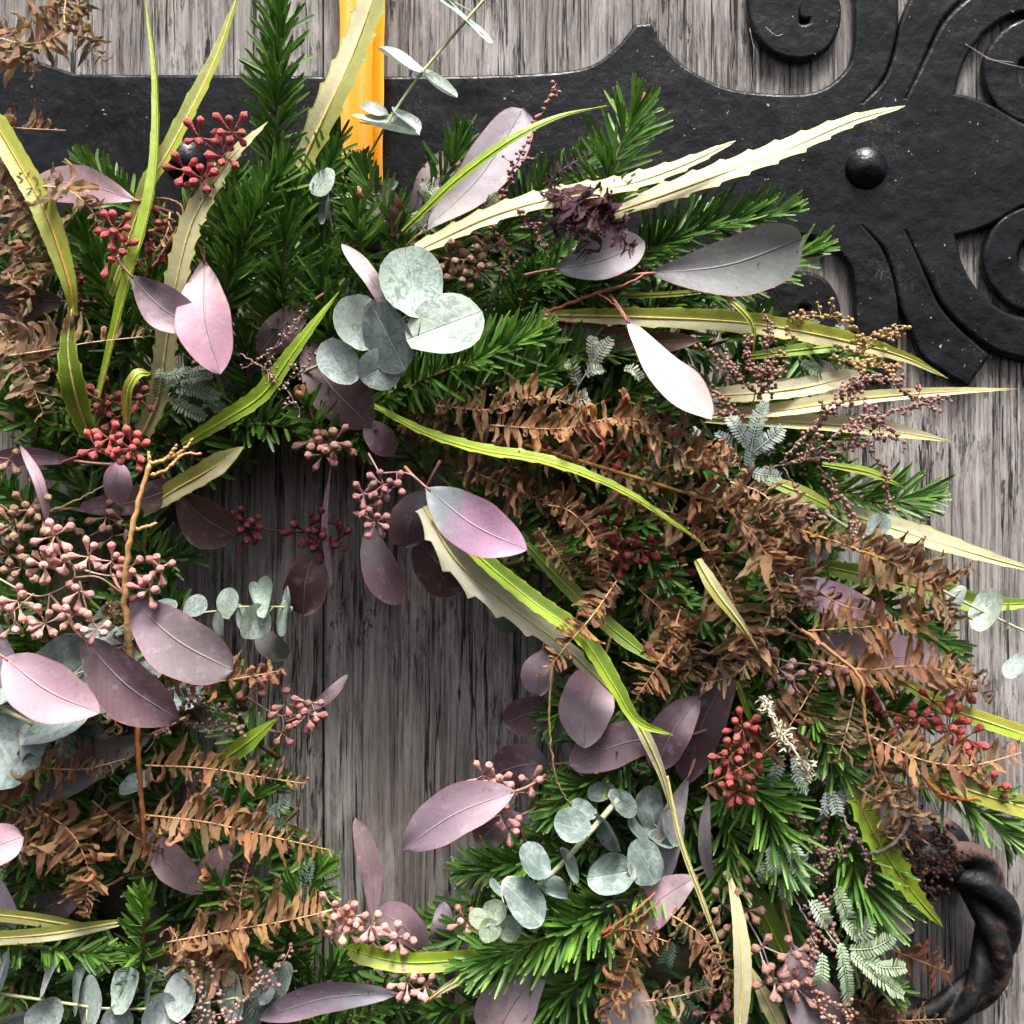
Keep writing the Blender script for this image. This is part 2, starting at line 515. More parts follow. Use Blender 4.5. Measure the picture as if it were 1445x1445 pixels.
def toothed_leaf(path, w, ca, cb, edge, rib, label, up=15, fold=0.25, teeth=0.22, period=26, tw=0, tiplen=0.4, basew=0.5):
    """long saw-edged leaf, path given tip first; ca / cb colour the two halves"""
    LEAFN[0] += 1
    r = random.Random(LEAFN[0] * 17)
    pp = PP(path)
    L = path_len(pp)
    dm = sum(q[2] for q in path) / len(path)
    n = max(30, int(L / px(dm) / 2.6))
    p = spl(pp, n)
    t = np.linspace(0, 1, n)
    prof = np.minimum(1, (t / tiplen)) ** 0.75 * (1 - (1 - basew) * np.clip((t - 0.6) / 0.4, 0, 1) ** 1.5)
    prof = np.maximum(prof, 0.03)
    upv = up + tw * (t - 0.5)
    hw = w * 0.43 * px(dm) / max(0.5, math.cos(math.radians(up)) + 0.35 * fold * math.sin(math.radians(abs(up))))
    T, W, N = ribbon_frames(p, upv)
    u = np.array([-1, -0.82, -0.4, 0, 0.4, 0.82, 1])
    V = np.zeros((n, 7, 3))
    s = t * L / px(dm) / period
    ph = r.uniform(0, 1)
    for j, uj in enumerate(u):
        q = (s + (0.43 if uj > 0 else 0) + ph) % 1.0
        q = 1 - q if r.random() < 0 else q
        saw = 1.25 * teeth * np.where(q < .12, q / .12, (1 - (q - .12) / .88) ** 2.6) if abs(uj) == 1 else 0 * q
        wx = uj * hw * prof * (1 + saw)
        lift = fold * hw * prof * abs(uj) + 0.05 * hw * np.sin(t * 11 + ph * 6 + uj)
        V[:, j] = p + W * wx[:, None] + N * lift[:, None]
    i, j = np.meshgrid(np.arange(n - 1), np.arange(6), indexing='ij')
    a = (i * 7 + j).ravel()
    F = np.stack([a, a + 1, a + 8, a + 7], 1)
    uv = np.stack([np.tile((u + 1) / 2, n), np.repeat(t, 7)], 1)
    root = thing("toothed_leaf", p[-1], label, "leaf", "long saw-edged leaves of the wreath")
    bl = link("blade", make_mesh("blade", V.reshape(-1, 3) - p[-1], F, M['tooth'], uv), root, jit(ca, 0.08, r), half=cb, edge=edge, rib=rib)
    acc = Acc()
    tube(acc, p[2:] + N[2:] * 0.0003, np.linspace(0.0003, 0.0009, n - 2), 5)
    link("midrib", acc.mesh("midrib", M['stem'], off=p[-1]), bl, rib)
    return root

# ---- fir
NT_S = np.array([0, .12, .4, .75, .93, 1.0])
NT_W = np.array([.35, .8, 1, .95, .7, .25])
def needle_batch(acc, base, dirv, nrm, ln, wd, col, curve):
    """many needles at once: arrays base, dirv, nrm (n,3), ln, wd, curve (n,), col (n,3)"""
    n = len(base)
    side = nz(np.cross(dirv, nrm))
    nrm = np.cross(side, dirv)
    c = base[:, None] + dirv[:, None] * (NT_S[None, :, None] * ln[:, None, None]) + nrm[:, None] * (curve * ln)[:, None, None] * (NT_S ** 2)[None, :, None]
    hw = wd[:, None] * NT_W[None]
    l = c - side[:, None] * hw[..., None] * 0.5
    q = c + side[:, None] * hw[..., None] * 0.5
    m = c - nrm[:, None] * (hw * 0.16)[..., None]
    V = np.stack([l, m, q], 2).reshape(-1, 3)
    k = len(NT_S)
    f = []
    for i in range(k - 1):
        for j in range(2):
            a = i * 3 + j
            f.append([a, a + 1, a + 4, a + 3])
    F = (np.array(f)[None] + (np.arange(n) * k * 3)[:, None, None]).reshape(-1, 4)
    uv = np.tile(np.stack([np.tile([0, .5, 1], k), np.repeat(NT_S, 3)], 1), (n, 1))
    acc.add(V, F, uv, np.repeat(col, k * 3, axis=0))

GREEN_D, GREEN_M, GREEN_L = np.array([0.020, 0.064, 0.012]), np.array([0.062, 0.165, 0.024]), np.array([0.16, 0.30, 0.04])
def fir_needles(acc, p, ln, wpx, r, dens=1.0, spread=1.0, bright=0.4, face=(0, -1, 0.45), up_only=False, fwd=(58, 26)):
    L = path_len(p)
    n = int(L / 0.00068 * dens)
    t = np.sort(r.random(n))
    T = nz(np.gradient(p, axis=0))
    idx = t * (len(p) - 1)
    pos = np.stack([np.interp(idx, np.arange(len(p)), p[:, k]) for k in range(3)], 1)
    tan = nz(np.stack([np.interp(idx, np.arange(len(p)), T[:, k]) for k in range(3)], 1))
    f = nz(np.asarray(face, float))
    N0 = nz(f - tan * (tan @ f)[:, None])
    B = np.cross(tan, N0)
    sgn = np.where(r.random(n) < 0.5, -1, 1)
    phi = np.radians(np.clip(np.abs(r.normal(48, 36, n)), 2, 112)) * sgn * spread
    A = np.radians(fwd[0] + (fwd[1] - fwd[0]) * t ** 3 + r.normal(0, 7, n))
    dirv = nz(np.cos(A)[:, None] * tan + np.sin(A)[:, None] * (np.cos(phi)[:, None] * N0 + np.sin(phi)[:, None] * B))
    nrm = nz(N0 + 0.5 * r.normal(0, 0.5, (n, 3)))
    env = (0.72 + 0.28 * np.sin(math.pi * np.clip(t * 0.9 + 0.1, 0, 1))) * np.where(t > 0.93, 0.75, 1)
    l = ln * env * r.uniform(0.66, 1.1, n)
    w = wpx * r.uniform(0.85, 1.15, n)
    k = np.clip(r.normal(bright, 0.22, n), 0, 1)[:, None]
    col = np.where(k < .5, GREEN_D + (GREEN_M - GREEN_D) * (k * 2), GREEN_M + (GREEN_L - GREEN_M) * (k * 2 - 1))
    needle_batch(acc, pos, dirv, nrm, l, w, col, r.normal(0.04, 0.10, n))

FIRN = [0]
def fir_sprig(path, ln, label, bright=0.4, dens=1.0, wpx=5.0, spread=1.0, buds=0, face=(0, -1, 0.45), fwd=(58, 26)):
    FIRN[0] += 1
    r = np.random.default_rng(100 + FIRN[0])
    dm = sum(q[2] for q in path) / len(path)
    k = px(dm)
    p = spl(PP(path), 24)
    root = thing("fir_sprig", p[0], label, "fir sprig", "green fir sprigs of the wreath")
    acc = Acc(); tube(acc, p - np.array([0, -0.0006, 0]), np.linspace(0.0017, 0.0008, 24), 7)
    link("stem", acc.mesh("stem", M['stem'], off=p[0]), root, (0.10, 0.085, 0.03))
    acc = Acc(); fir_needles(acc, p, ln * 1.1 * k, wpx * k, r, dens, spread, bright, face, fwd=fwd)
    link("needles", acc.mesh("needles", M['needle'], off=p[0]), root, kind="stuff")
    T = nz(p[-1] - p[-2])
    for i in range(buds):
        a = i * 2.4
        dv = nz(T + 0.55 * (i > 0) * np.array([math.cos(a), -0.6, math.sin(a)]))
        bud(root, "winter_bud", p[-1] + dv * 0.001, dv, 0.0075, 0.0055, (0.36, 0.15, 0.05), (0.22, 0.10, 0.04), BUDM[2])
    return root

# ---- buds (lathe shapes pointing along +z, length 1)
def lathe_mesh(name, prof, seg, mat):
    a = np.linspace(0, 2 * math.pi, seg, endpoint=False)
    V = np.vstack([np.stack([rr * np.cos(a), rr * np.sin(a), np.full(seg, z)], 1) for z, rr in prof])
    F = []
    for i in range(len(prof) - 1):
        for j in range(seg):
            k = (j + 1) % seg
            F.append([i * seg + j, i * seg + k, (i + 1) * seg + k, (i + 1) * seg + j])
    return make_mesh(name, V, F, mat)

BUDM = [lathe_mesh("bud_shape", [(0, .15), (.2, .20), (.42, .33), (.60, .46), (.72, .5), (.82, .44), (.88, .31), (.95, .16), (1.06, .02)], 9, M['bud']),
        lathe_mesh("bud_shape", [(0, .17), (.2, .23), (.45, .39), (.62, .49), (.76, .49), (.88, .36), (.96, .18), (1.02, .02)], 9, M['bud']),
        lathe_mesh("winter_bud_shape", [(0, .28), (.2, .42), (.45, .5), (.7, .42), (.9, .22), (1.0, .02)], 9, M['bud'])]

def basis(z, spin=0.0):
    z = Vector(z).normalized()
    q = Vector((0, 0, 1)).rotation_difference(z)
    return q.to_matrix().to_4x4() @ Matrix.Rotation(spin, 4, 'Z')

def bud(root, name, pos, dv, ln, wd, col, bcol, mesh):
    o = link(name, mesh, root, col, base=bcol)
    o.matrix_local = Matrix.Translation(Vector(pos) - root.location) @ basis(dv, float(pos[0] * 9e3)) @ Matrix.Diagonal((wd, wd, ln, 1))
    return o

CLN = [0]
def bud_cluster(umbels, stems, col, bcol, scol, label, size=(20, 12.5), d=9.5, cat="bud cluster", stem_w=2.6, squash=0.45, jitter=0.26):
    """umbels: (x, y, buds, spread px[, depth]); stems: pixel paths with depth"""
    CLN[0] += 1
    r = random.Random(CLN[0] * 77)
    u0 = umbels[0]
    org = P(*stems[0][0]) if stems else P(u0[0], u0[1], d)
    root = thing("bud_cluster", org, label, cat, "eucalyptus bud clusters of the wreath")
    acc = Acc()
    pts = []
    for s in stems:
        p = spl(PP(s), max(6, 5 * len(s)))
        pts.append(p)
        tube(acc, p, np.linspace(stem_w * 0.62, stem_w * 0.38, len(p)) * px(d), 6)
    for um in umbels:
        ux, uy, n, spread = um[:4]
        dd = um[4] if len(um) > 4 else d
        k = px(dd)
        C = P(ux, uy, dd)
        if pts:
            allp = np.vstack(pts)
            q = allp[np.argmin(np.linalg.norm((allp - C) * np.array([1, .5, 1]), axis=1))]
            if np.linalg.norm(q - C) > 0.002:
                m = (q + C) / 2 + np.array([r.uniform(-1, 1), r.uniform(-.4, .4), r.uniform(-1, .3)]) * 0.12 * np.linalg.norm(q - C)
                tube(acc, spl([q, m, C], 7), np.linspace(stem_w * 0.4, stem_w * 0.32, 7) * k, 5)
        off = r.uniform(0, 6.28)
        for i in range(n):
            ga = off + i * 2.39996
            rad = math.sqrt((i + 0.5) / n)
            dv = nz(np.array([math.cos(ga) * rad, -(0.18 + 0.75 * (1 - rad)), math.sin(ga) * rad + r.uniform(-.15, .15)]))
            dv = nz(dv * np.array([1, 1 - squash * 0.3, 1]))
            ped = spread * k * r.uniform(0.2, 0.62)
            ln, wd = size[0] * 0.96 * k * r.uniform(.85, 1.15), size[1] * 0.95 * k * r.uniform(.85, 1.12)
            b = C + dv * ped
            tube(acc, np.array([C, C + dv * ped * 0.6, b + dv * ln * 0.08]), np.array([.9, 1.0, 1.3]) * k, 5)
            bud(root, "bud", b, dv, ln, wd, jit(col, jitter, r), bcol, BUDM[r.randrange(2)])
    link("stem", acc.mesh("stem", M['stem'], off=org), root, scol)
    return root

# ---- fern
def pinna_mesh(seed):
    r = random.Random(seed)
    n, na = 13, 5
    curl = r.choice([0.6, 1.0, 1.5, 2.1, 2.8, 3.6, 4.6]) * r.choice([1, 1, -0.8])
    twist = r.uniform(-1.3, 1.3)
    bendx = r.uniform(-0.5, 0.5)
    wd = r.uniform(0.075, 0.112)
    pos = np.zeros(3); ang = 0.0; yaw = 0.0
    V, uv = [], []
    ph = r.uniform(0, 6)
    roll_in = r.uniform(0.2, 1.1) * r.choice([1, -1])
    for i in range(n):
        t = i / (n - 1)
        dirv = np.array([math.cos(ang) * math.cos(yaw), math.sin(yaw) * math.cos(ang), math.sin(ang)])
        nr = np.array([-math.sin(ang) * math.cos(yaw), -math.sin(ang) * math.sin(yaw), math.cos(ang)])
        sd = np.cross(nr, dirv)
        tw = twist * t
        s2 = sd * math.cos(tw) + nr * math.sin(tw)
        n2 = -sd * math.sin(tw) + nr * math.cos(tw)
        prof = (0.55 + 0.6 * math.sin(math.pi * min(1, t * 1.08 + 0.08)) ** 0.7) * (1 - t ** 4 * 0.75)
        lobe = 1 + 0.34 * (((t * 3.6 + ph) % 1.0) - 0.5)
        for j in range(na):
            u = j / (na - 1) * 2 - 1
            wv = 0.045 * math.sin(t * 13 + ph + u * 3)
            wv += r.uniform(-.012, .012)
            V.append(pos + s2 * (u * wd * prof * (lobe if abs(u) == 1 else 1)) + n2 * (roll_in * wd * prof * u * u + wv))
            uv.append(((u + 1) / 2, t))
        pos = pos + dirv / (n - 1)
        ang += curl / (n - 1) * (0.4 + 1.3 * t)
        yaw += bendx / (n - 1)
    F = [[i * na + j, i * na + j + 1, (i + 1) * na + j + 1, (i + 1) * na + j] for i in range(n - 1) for j in range(na - 1)]
    return make_mesh("pinna_shape", V, F, M['fern'], uv)

PINNA = [pinna_mesh(s) for s in range(26)]
FRN = [0]
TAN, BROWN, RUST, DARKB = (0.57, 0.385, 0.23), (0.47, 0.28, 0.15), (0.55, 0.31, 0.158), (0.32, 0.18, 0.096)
def fern_frond(path, ln, label, col=BROWN, sides="both", gap=8.5, rach=None, tilt=0.0, taper=True, rw=2.2, messy=0.45, wide=1.0):
    FRN[0] += 1
    r = random.Random(FRN[0] * 131)
    dm = sum(q[2] for q in path) / len(path)
    k = px(dm)
    pp = PP(path)
    N = max(12, 6 * len(path))
    p = spl(pp, N)
    messy *= 0.62; wide *= 0.86
    root = thing("fern_frond", p[0], label, "fern frond", "dry brown fern fronds of the wreath")
    acc = Acc(); tube(acc, p, np.linspace(rw * 0.6, rw * 0.25, N) * k, 6)
    link("rachis", acc.mesh("rachis", M['stem'], off=p[0]), root, rach or tuple(c * 1.15 for c in col))
    L = path_len(p)
    n = max(4, int(L / (gap * 0.88 * k)))
    T = nz(np.gradient(p, axis=0))
    f = nz(np.array([0, -1.0, 0.6 + tilt]))
    for i in range(n):
        t = (i + 0.6) / n
        q = t * (N - 1); a = min(int(q), N - 2); fr = q - a
        c = p[a] * (1 - fr) + p[a + 1] * fr
        tan = nz(T[a])
        n0 = nz(f - tan * (tan @ f))
        b = np.cross(tan, n0)
        env = 1.0 if not taper else min(1.0, 0.35 + 1.6 * (1 - t)) * min(1.0, 0.6 + 2 * t)
        for sgn in ((1, -1) if sides == "both" else ((1,) if sides == "a" else (-1,))):
            if r.random() < 0.13:
                continue
            e = env * r.uniform(0.6, 1.18)
            out = nz(b * sgn + tan * r.uniform(0.15, 0.6) + n0 * r.gauss(0.1, messy))
            nn = nz(n0 + b * r.gauss(0, messy) + tan * r.gauss(0, messy))
            nn = nz(nn - out * (nn @ out))
            yy = np.cross(nn, out)
            m = Matrix.Identity(4)
            s = ln * 1.25 * k * e
            for cc, (v, sc) in enumerate(((out, s), (yy, s * wide * r.uniform(.85, 1.2)), (nn, s))):
                for rr in range(3):
                    m[rr][cc] = v[rr] * sc
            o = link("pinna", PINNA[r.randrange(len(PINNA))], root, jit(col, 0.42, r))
            m.translation = Vector(c) - root.location
            o.matrix_local = m
    return root

# ---- round silver leaves
def disc_mesh(seed):
    r = random.Random(seed)
    rings, seg = 6, 22
    cup, fold = r.uniform(-0.08, 0.24), r.uniform(0.0, 0.22)
    ph = r.uniform(0, 6)
    V, uv, F = [(0, 0, 0)], [(0.5, 0.5)], []
    for i in range(1, rings + 1):
        q = i / rings
        for j in range(seg):
            a = 2 * math.pi * j / seg
            rad = q * (1 + 0.05 * math.sin(2 * a + ph) + 0.035 * math.sin(3 * a + ph * 2) + 0.012 * math.sin(7 * a + ph))
            if math.cos(a) < -0.93:
                rad *= 1 + 0.07 * q            # little point where the stalk joins
            x, y = rad * math.cos(a), rad * math.sin(a)
            z = cup * rad ** 2 + fold * abs(y) + 0.04 * q * q * math.sin(3 * a + ph)
            V.append((x, y, z)); uv.append((0.5 + y * 0.48, 0.5 + x * 0.48))
    for j in range(seg):
        F.append([0, 1 + j, 1 + (j + 1) % seg])
    for i in range(rings - 1):
        for j in range(seg):
            k = (j + 1) % seg
            F.append([1 + i * seg + j, 1 + (i + 1) * seg + j, 1 + (i + 1) * seg + k, 1 + i * seg + k])
    return make_mesh("round_leaf_shape", V, F, M['round'], uv)

DISC = [disc_mesh(s) for s in range(7)]
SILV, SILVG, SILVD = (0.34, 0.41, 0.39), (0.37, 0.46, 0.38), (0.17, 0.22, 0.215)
SDN = [0]
def silver_sprig(stems, leaves, label, scol=(0.36, 0.38, 0.2), sw=3.2, cat="eucalyptus sprig"):
    """leaves: (x, y, depth, long half axis px, short half axis px, angle deg, facing, colour)"""
    SDN[0] += 1
    r = random.Random(SDN[0] * 53)
    st = [spl(PP(s), 20) for s in stems]
    org = st[0][0]
    root = thing("silver_dollar_sprig", org, label, cat, "silver-dollar eucalyptus sprigs of the wreath")
    acc = Acc()
    for p, s in zip(st, stems):
        tube(acc, p, np.linspace(sw * 0.6, sw * 0.4, 20) * px(s[0][2]), 7)
    allp = np.vstack(st)
    for lf in leaves:
        x, y, d, a, b, ang = lf[:6]
        sgn = lf[6] if len(lf) > 6 else 1
        col = lf[7] if len(lf) > 7 else SILV
        k = px(d)
        c = P(x, y, d)
        an = math.radians(ang)
        A = np.array([math.cos(an), 0, math.sin(an)])
        m = np.array([-math.sin(an), 0, math.cos(an)])
        if m[2] < 0:
            m = -m
        true_b = max(b, 0.86 * a)
        ct = min(0.97, b / true_b); stt = math.sqrt(1 - ct * ct)
        B = m * ct + sgn * np.array([0, 1, 0]) * stt        # top edge leans back: the face looks up
        # the leaf's stalk end looks at the stem
        q = allp[np.argmin(np.linalg.norm((allp - c) * np.array([1, .6, 1]), axis=1))]
        if A @ (c - q) < 0:
            A = -A
        N = np.cross(A, B)
        if N[1] > 0:
            B = -B; N = -N
        mt = Matrix.Identity(4)
        for cc, (v, sc) in enumerate(((A, a * k), (B, true_b * k), (N, a * k))):
            for rr in range(3):
                mt[rr][cc] = v[rr] * sc
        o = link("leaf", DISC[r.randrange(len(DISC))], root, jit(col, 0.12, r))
        mt.translation = Vector(c) - root.location
        o.matrix_local = mt
        e = c - A * a * k
        if np.linalg.norm(e - q) > 0.0015:
            tube(acc, np.array([q, (q + e) / 2, e + A * a * k * 0.2]), np.array([1.2, 1.0, .8]) * k, 5)
    link("stem", acc.mesh("stem", M['stem'], off=org), root, scol)
    return root

# ---- acacia bead sprays
def ico_sphere():
    t = (1 + 5 ** .5) / 2
    v = nz(np.array([(-1, t, 0), (1, t, 0), (-1, -t, 0), (1, -t, 0), (0, -1, t), (0, 1, t), (0, -1, -t), (0, 1, -t), (t, 0, -1), (t, 0, 1), (-t, 0, -1), (-t, 0, 1)], float))
    f = [(0, 11, 5), (0, 5, 1), (0, 1, 7), (0, 7, 10), (0, 10, 11), (1, 5, 9), (5, 11, 4), (11, 10, 2), (10, 7, 6), (7, 1, 8), (3, 9, 4), (3, 4, 2), (3, 2, 6), (3, 6, 8), (3, 8, 9), (4, 9, 5), (2, 4, 11), (6, 2, 10), (8, 6, 7), (9, 8, 1)]
    V = [tuple(x) for x in v]; F = []; cache = {}
    def mid(a, b):
        key = (min(a, b), max(a, b))
        if key not in cache:
            V.append(tuple(nz(np.array(V[a]) + np.array(V[b])))); cache[key] = len(V) - 1
        return cache[key]
    for a, b, c in f:
        ab, bc, ca = mid(a, b), mid(b, c), mid(c, a)
        F += [(a, ab, ca), (b, bc, ab), (c, ca, bc), (ab, bc, ca)]
    return np.array(V), np.array(F)
ICO = ico_sphere()
BSN = [0]
def bead_spray(stems, label, bcol=(0.24, 0.13, 0.10), scol=(0.24, 0.12, 0.11), gap=4.6, bead=5.8, twigs=0.0, sw=1.7):
    """stems: pixel paths; the first is the main axis. twigs > 0 adds short side twigs"""
    BSN[0] += 1
    r = random.Random(BSN[0] * 91)
    org = P(*stems[0][0])
    root = thing("bead_spray", org, label, "acacia spray", "acacia sprays with bead-like buds")
    sa, ba = Acc(), Acc()
    for si, s in enumerate(stems):
        d = sum(q[2] for q in s) / len(s)
        k = px(d)
        p = spl(PP(s), max(8, 7 * len(s)))
        p = p + np.array([[r.gauss(0, .0005), r.gauss(0, .0005), r.gauss(0, .0005)] for _ in p])
        runs = [(p, sw)]
        L = path_len(p)
        for i in range(int(L / k / 16 * twigs)):
            q = r.uniform(0.15, 0.98) * (len(p) - 1); a = int(q)
            dv = nz(nz(p[min(a + 1, len(p) - 1)] - p[max(a - 1, 0)]) + np.array([r.gauss(0, .9), r.gauss(-.2, .5), r.gauss(0, .9)]))
            e = r.uniform(14, 32) * k
            runs.append((spl([p[a], p[a] + dv * e * .5 + np.array([0, 0, r.uniform(-1, 1) * e * .15]), p[a] + dv * e], 6), sw * .7))
        for p2, w2 in runs:
            tube(sa, p2, np.linspace(w2 * .6, w2 * .4, len(p2)) * k, 5)
            n = int(path_len(p2) / (gap * k))
            for i in range(n):
                q = (i + r.random()) / n * (len(p2) - 1)
                if si == 0 and len(stems) > 1 and q < 0.25 * len(p2):
                    continue
                a = min(int(q), len(p2) - 2)
                c = p2[a] + (p2[a + 1] - p2[a]) * (q - a)
                off = nz(np.array([r.gauss(0, 1), r.gauss(-.3, .6), r.gauss(0, 1)])) * r.uniform(2.6, 6.5) * k
                rad = bead * 0.5 * k * r.uniform(.75, 1.15)
                cc = np.array(jit(bcol, 0.25, r))
                ba.add(ICO[0] * rad + c + off, ICO[1], None, cc)
                tube(sa, np.array([c, c + off]), 0.45 * k, 3)
    link("stem", sa.mesh("stem", M['stem'], off=org), root, scol)
    link("buds", ba.mesh("buds", M['bead'], off=org), root, (1, 1, 1), kind="stuff")
    return root

# ---- feathery acacia foliage
FEN = [0]
def feathery_sprig(stems, pinnae, label, col=(0.27, 0.34, 0.29), lw=3.4):
    """pinnae: (x0, y0, x1, y1, depth, leaflet length px)"""
    FEN[0] += 1
    r = random.Random(FEN[0] * 29)
    org = P(*stems[0][0])
    root = thing("feathery_sprig", org, label, "acacia sprig", "feathery blue-green acacia sprigs")
    sa = Acc()
    for s in stems:
        tube(sa, spl(PP(s), 12), np.linspace(1.3, .8, 12) * px(s[0][2]), 5)
    for (x0, y0, x1, y1, d, ll) in pinnae:
        k = px(d)
        c1 = P(x1, y1, d + r.uniform(-.5, .3))
        c0 = P(x0, y0, d)
        p = spl([c0, (c0 + c1) / 2 + np.array([r.gauss(0, .0015), -0.003, r.gauss(0, .0015)]), c1], 16)
        tube(sa, p, np.linspace(.9, .5, 16) * k, 4)
        L = path_len(p)
        n = int(L / (4.3 * k))
        T = nz(np.gradient(p, axis=0))
        f = nz(np.array([r.gauss(0, .4), -1.0, r.gauss(.35, .3)]))
        fa = Acc()
        for i in range(n):
            t = (i + .5) / n
            a = min(int(t * 15), 14)
            c = p[a] + (p[a + 1] - p[a]) * (t * 15 - a)
            n0 = nz(f - T[a] * (T[a] @ f)); b = np.cross(T[a], n0)
            env = min(1, .55 + 1.5 * t) * min(1, .45 + 2.2 * (1 - t))
            for sg in (1, -1):
                dv = nz(b * sg + T[a] * .45 + n0 * r.gauss(.12, .12))
                s2 = nz(np.cross(n0, dv))
                e = ll * k * env * r.uniform(.85, 1.1)
                w = lw * .5 * k
                V = [c + dv * e * .02, c + dv * e * .3 + s2 * w, c + dv * e * .8 + s2 * w * .85, c + dv * e, c + dv * e * .8 - s2 * w * .85, c + dv * e * .3 - s2 * w]
                fa.add(V, [[0, 1, 2, 3], [0, 3, 4, 5]], None, np.array(jit((1, 1, 1), .16, r)))
        link("feather_leaflet", fa.mesh("feather_leaflet", M['feather'], off=org), root, jit(col, .12, r), kind="stuff")
    link("stem", sa.mesh("stem", M['stem'], off=org), root, tuple(c * 1.1 for c in col))
    return root

def twig(name, label, cat, paths, w, col):
    """bare stems: each path becomes one smooth tapering branch of the same twig"""
    org = P(*paths[0][0])
    root = thing(name, org, label, cat)
    r = random.Random(len(label))
    for i, s in enumerate(paths):
        p = spl(PP(s), 8 * len(s))
        p = p + np.array([[r.gauss(0, .00025) for _ in range(3)] for _ in p])
        k = px(s[0][2])
        ww = w if i == 0 else w * .6
        rad = np.linspace(ww * .6, ww * .38, len(p)) * k * np.array([r.uniform(.85, 1.2) for _ in p])
        acc = Acc(); tube(acc, p, rad, 8)
        link("stem" if i == 0 else "side_branch", acc.mesh("stem", M['stem'], off=org), root, col)
    return root

# ------------------------------------------------------------------ door boards
def vnoise(x, y, seed):
    """smooth value noise on arrays"""
    def h(i, j):
        a = np.sin(i * 127.1 + j * 311.7 + seed * 74.7) * 43758.5453
        return a - np.floor(a)
    xi, yi = np.floor(x), np.floor(y)
    fx, fy = x - xi, y - yi
    fx, fy = fx * fx * (3 - 2 * fx), fy * fy * (3 - 2 * fy)
    return (h(xi, yi) * (1 - fx) + h(xi + 1, yi) * fx) * (1 - fy) + (h(xi, yi + 1) * (1 - fx) + h(xi + 1, yi + 1) * fx) * fy

def plank(parent, x0, x1, z0, z1, nx, nz_, seed):
    gap = 0.0004
    xs = np.linspace(x0 + gap, x1 - gap, nx); zs = np.linspace(z0, z1, nz_)
    X, Z = np.meshgrid(xs, zs)
    wob = 0.004 * (vnoise(X * 0 + seed, Z * 9, seed) - .5) + 0.010 * (vnoise(X * 5, Z * 2.5, seed + 2) - .5)
    Xw = X + wob
    h = 0.0011 * (vnoise(Xw * 150, Z * 5, seed + 3) - .5) + 0.0009 * (vnoise(Xw * 420, Z * 13, seed + 4) - .5) + 0.0022 * (vnoise(Xw * 22, Z * 2, seed + 5) - .5)
    ridge = np.abs(vnoise(Xw * 70, Z * 3.2, seed + 6) - .5)
    gate = np.clip((vnoise(Xw * 12, Z * 7, seed + 7) - .42) * 5, 0, 1)
    h -= 0.0026 * np.clip(1 - ridge / 0.035, 0, 1) * gate
    e = np.minimum(X - xs[0], xs[-1] - X)
    h -= 0.0028 * np.clip(1 - e / 0.0028, 0, 1) ** 2
    front = np.stack([X, -h, Z], -1).reshape(-1, 3)
    V = list(front)
    i, j = np.meshgrid(np.arange(nz_ - 1), np.arange(nx - 1), indexing='ij')
    a = (i * nx + j).ravel()
    F = np.stack([a, a + 1, a + nx + 1, a + nx], 1).tolist()
    n0 = len(V)
    bx = [(0, 0), (nx - 1, 0), (nx - 1, nz_ - 1), (0, nz_ - 1)]
    V += [(xs[q], 0.04, zs[w]) for q, w in bx]
    left = [k * nx for k in range(nz_)]; right = [k * nx + nx - 1 for k in range(nz_)]
    F.append([n0, n0 + 3] + left[::-1]); F.append([n0 + 2, n0 + 1] + right)
    F.append([n0 + 1, n0] + list(range(nx))); F.append([n0 + 3, n0 + 2] + [(nz_ - 1) * nx + k for k in range(nx)][::-1])
    F.append([n0, n0 + 1, n0 + 2, n0 + 3])
    return link("plank", make_mesh("plank", V, F, M['wood']), parent)

door = thing("wooden_door", (0, 0, 0), "weathered grey oak plank door behind the wreath and iron hinge", "door")
X = lambda q: (q - 722.5) * S
seams = [-1360, -755, -150, 455, 1063, 1672, 2280, 2885]
for i in range(len(seams) - 1):
    fine = 2 <= i <= 4
    plank(door, X(seams[i]), X(seams[i + 1]), -0.62, 0.62, 320 if fine else 60, 150 if fine else 40, i * 3.7)
bk = Acc()
c = np.array([(x, y, z) for x in (-0.95, 0.98) for y in (0.0405, 0.05) for z in (-0.62, 0.62)])
bk.add(c, [[0, 1, 3, 2], [4, 6, 7, 5], [0, 4, 5, 1], [2, 3, 7, 6], [0, 2, 6, 4], [1, 5, 7, 3]])
link("backing_board", bk.mesh("backing_board", M['wood'], smooth=False), door)

# ------------------------------------------------------------------ iron strap hinge
def smooth_outline(pts, closed=True):
    """pts: (x, y) smooth or (x, y, 1) corner, in pixels; Catmull-Rom between corners"""
    n = len(pts)
    cs = [i for i in range(n) if len(pts[i]) > 2]
    out = []
    for a, b in zip(cs, cs[1:] + [cs[0] + n]):
        seg = [pts[i % n][:2] for i in range(a, b + 1)]
        m = 2 if len(seg) == 2 else 7 * (len(seg) - 1) + 1
        out.extend(spl(seg, m)[:-1].tolist())
    return out

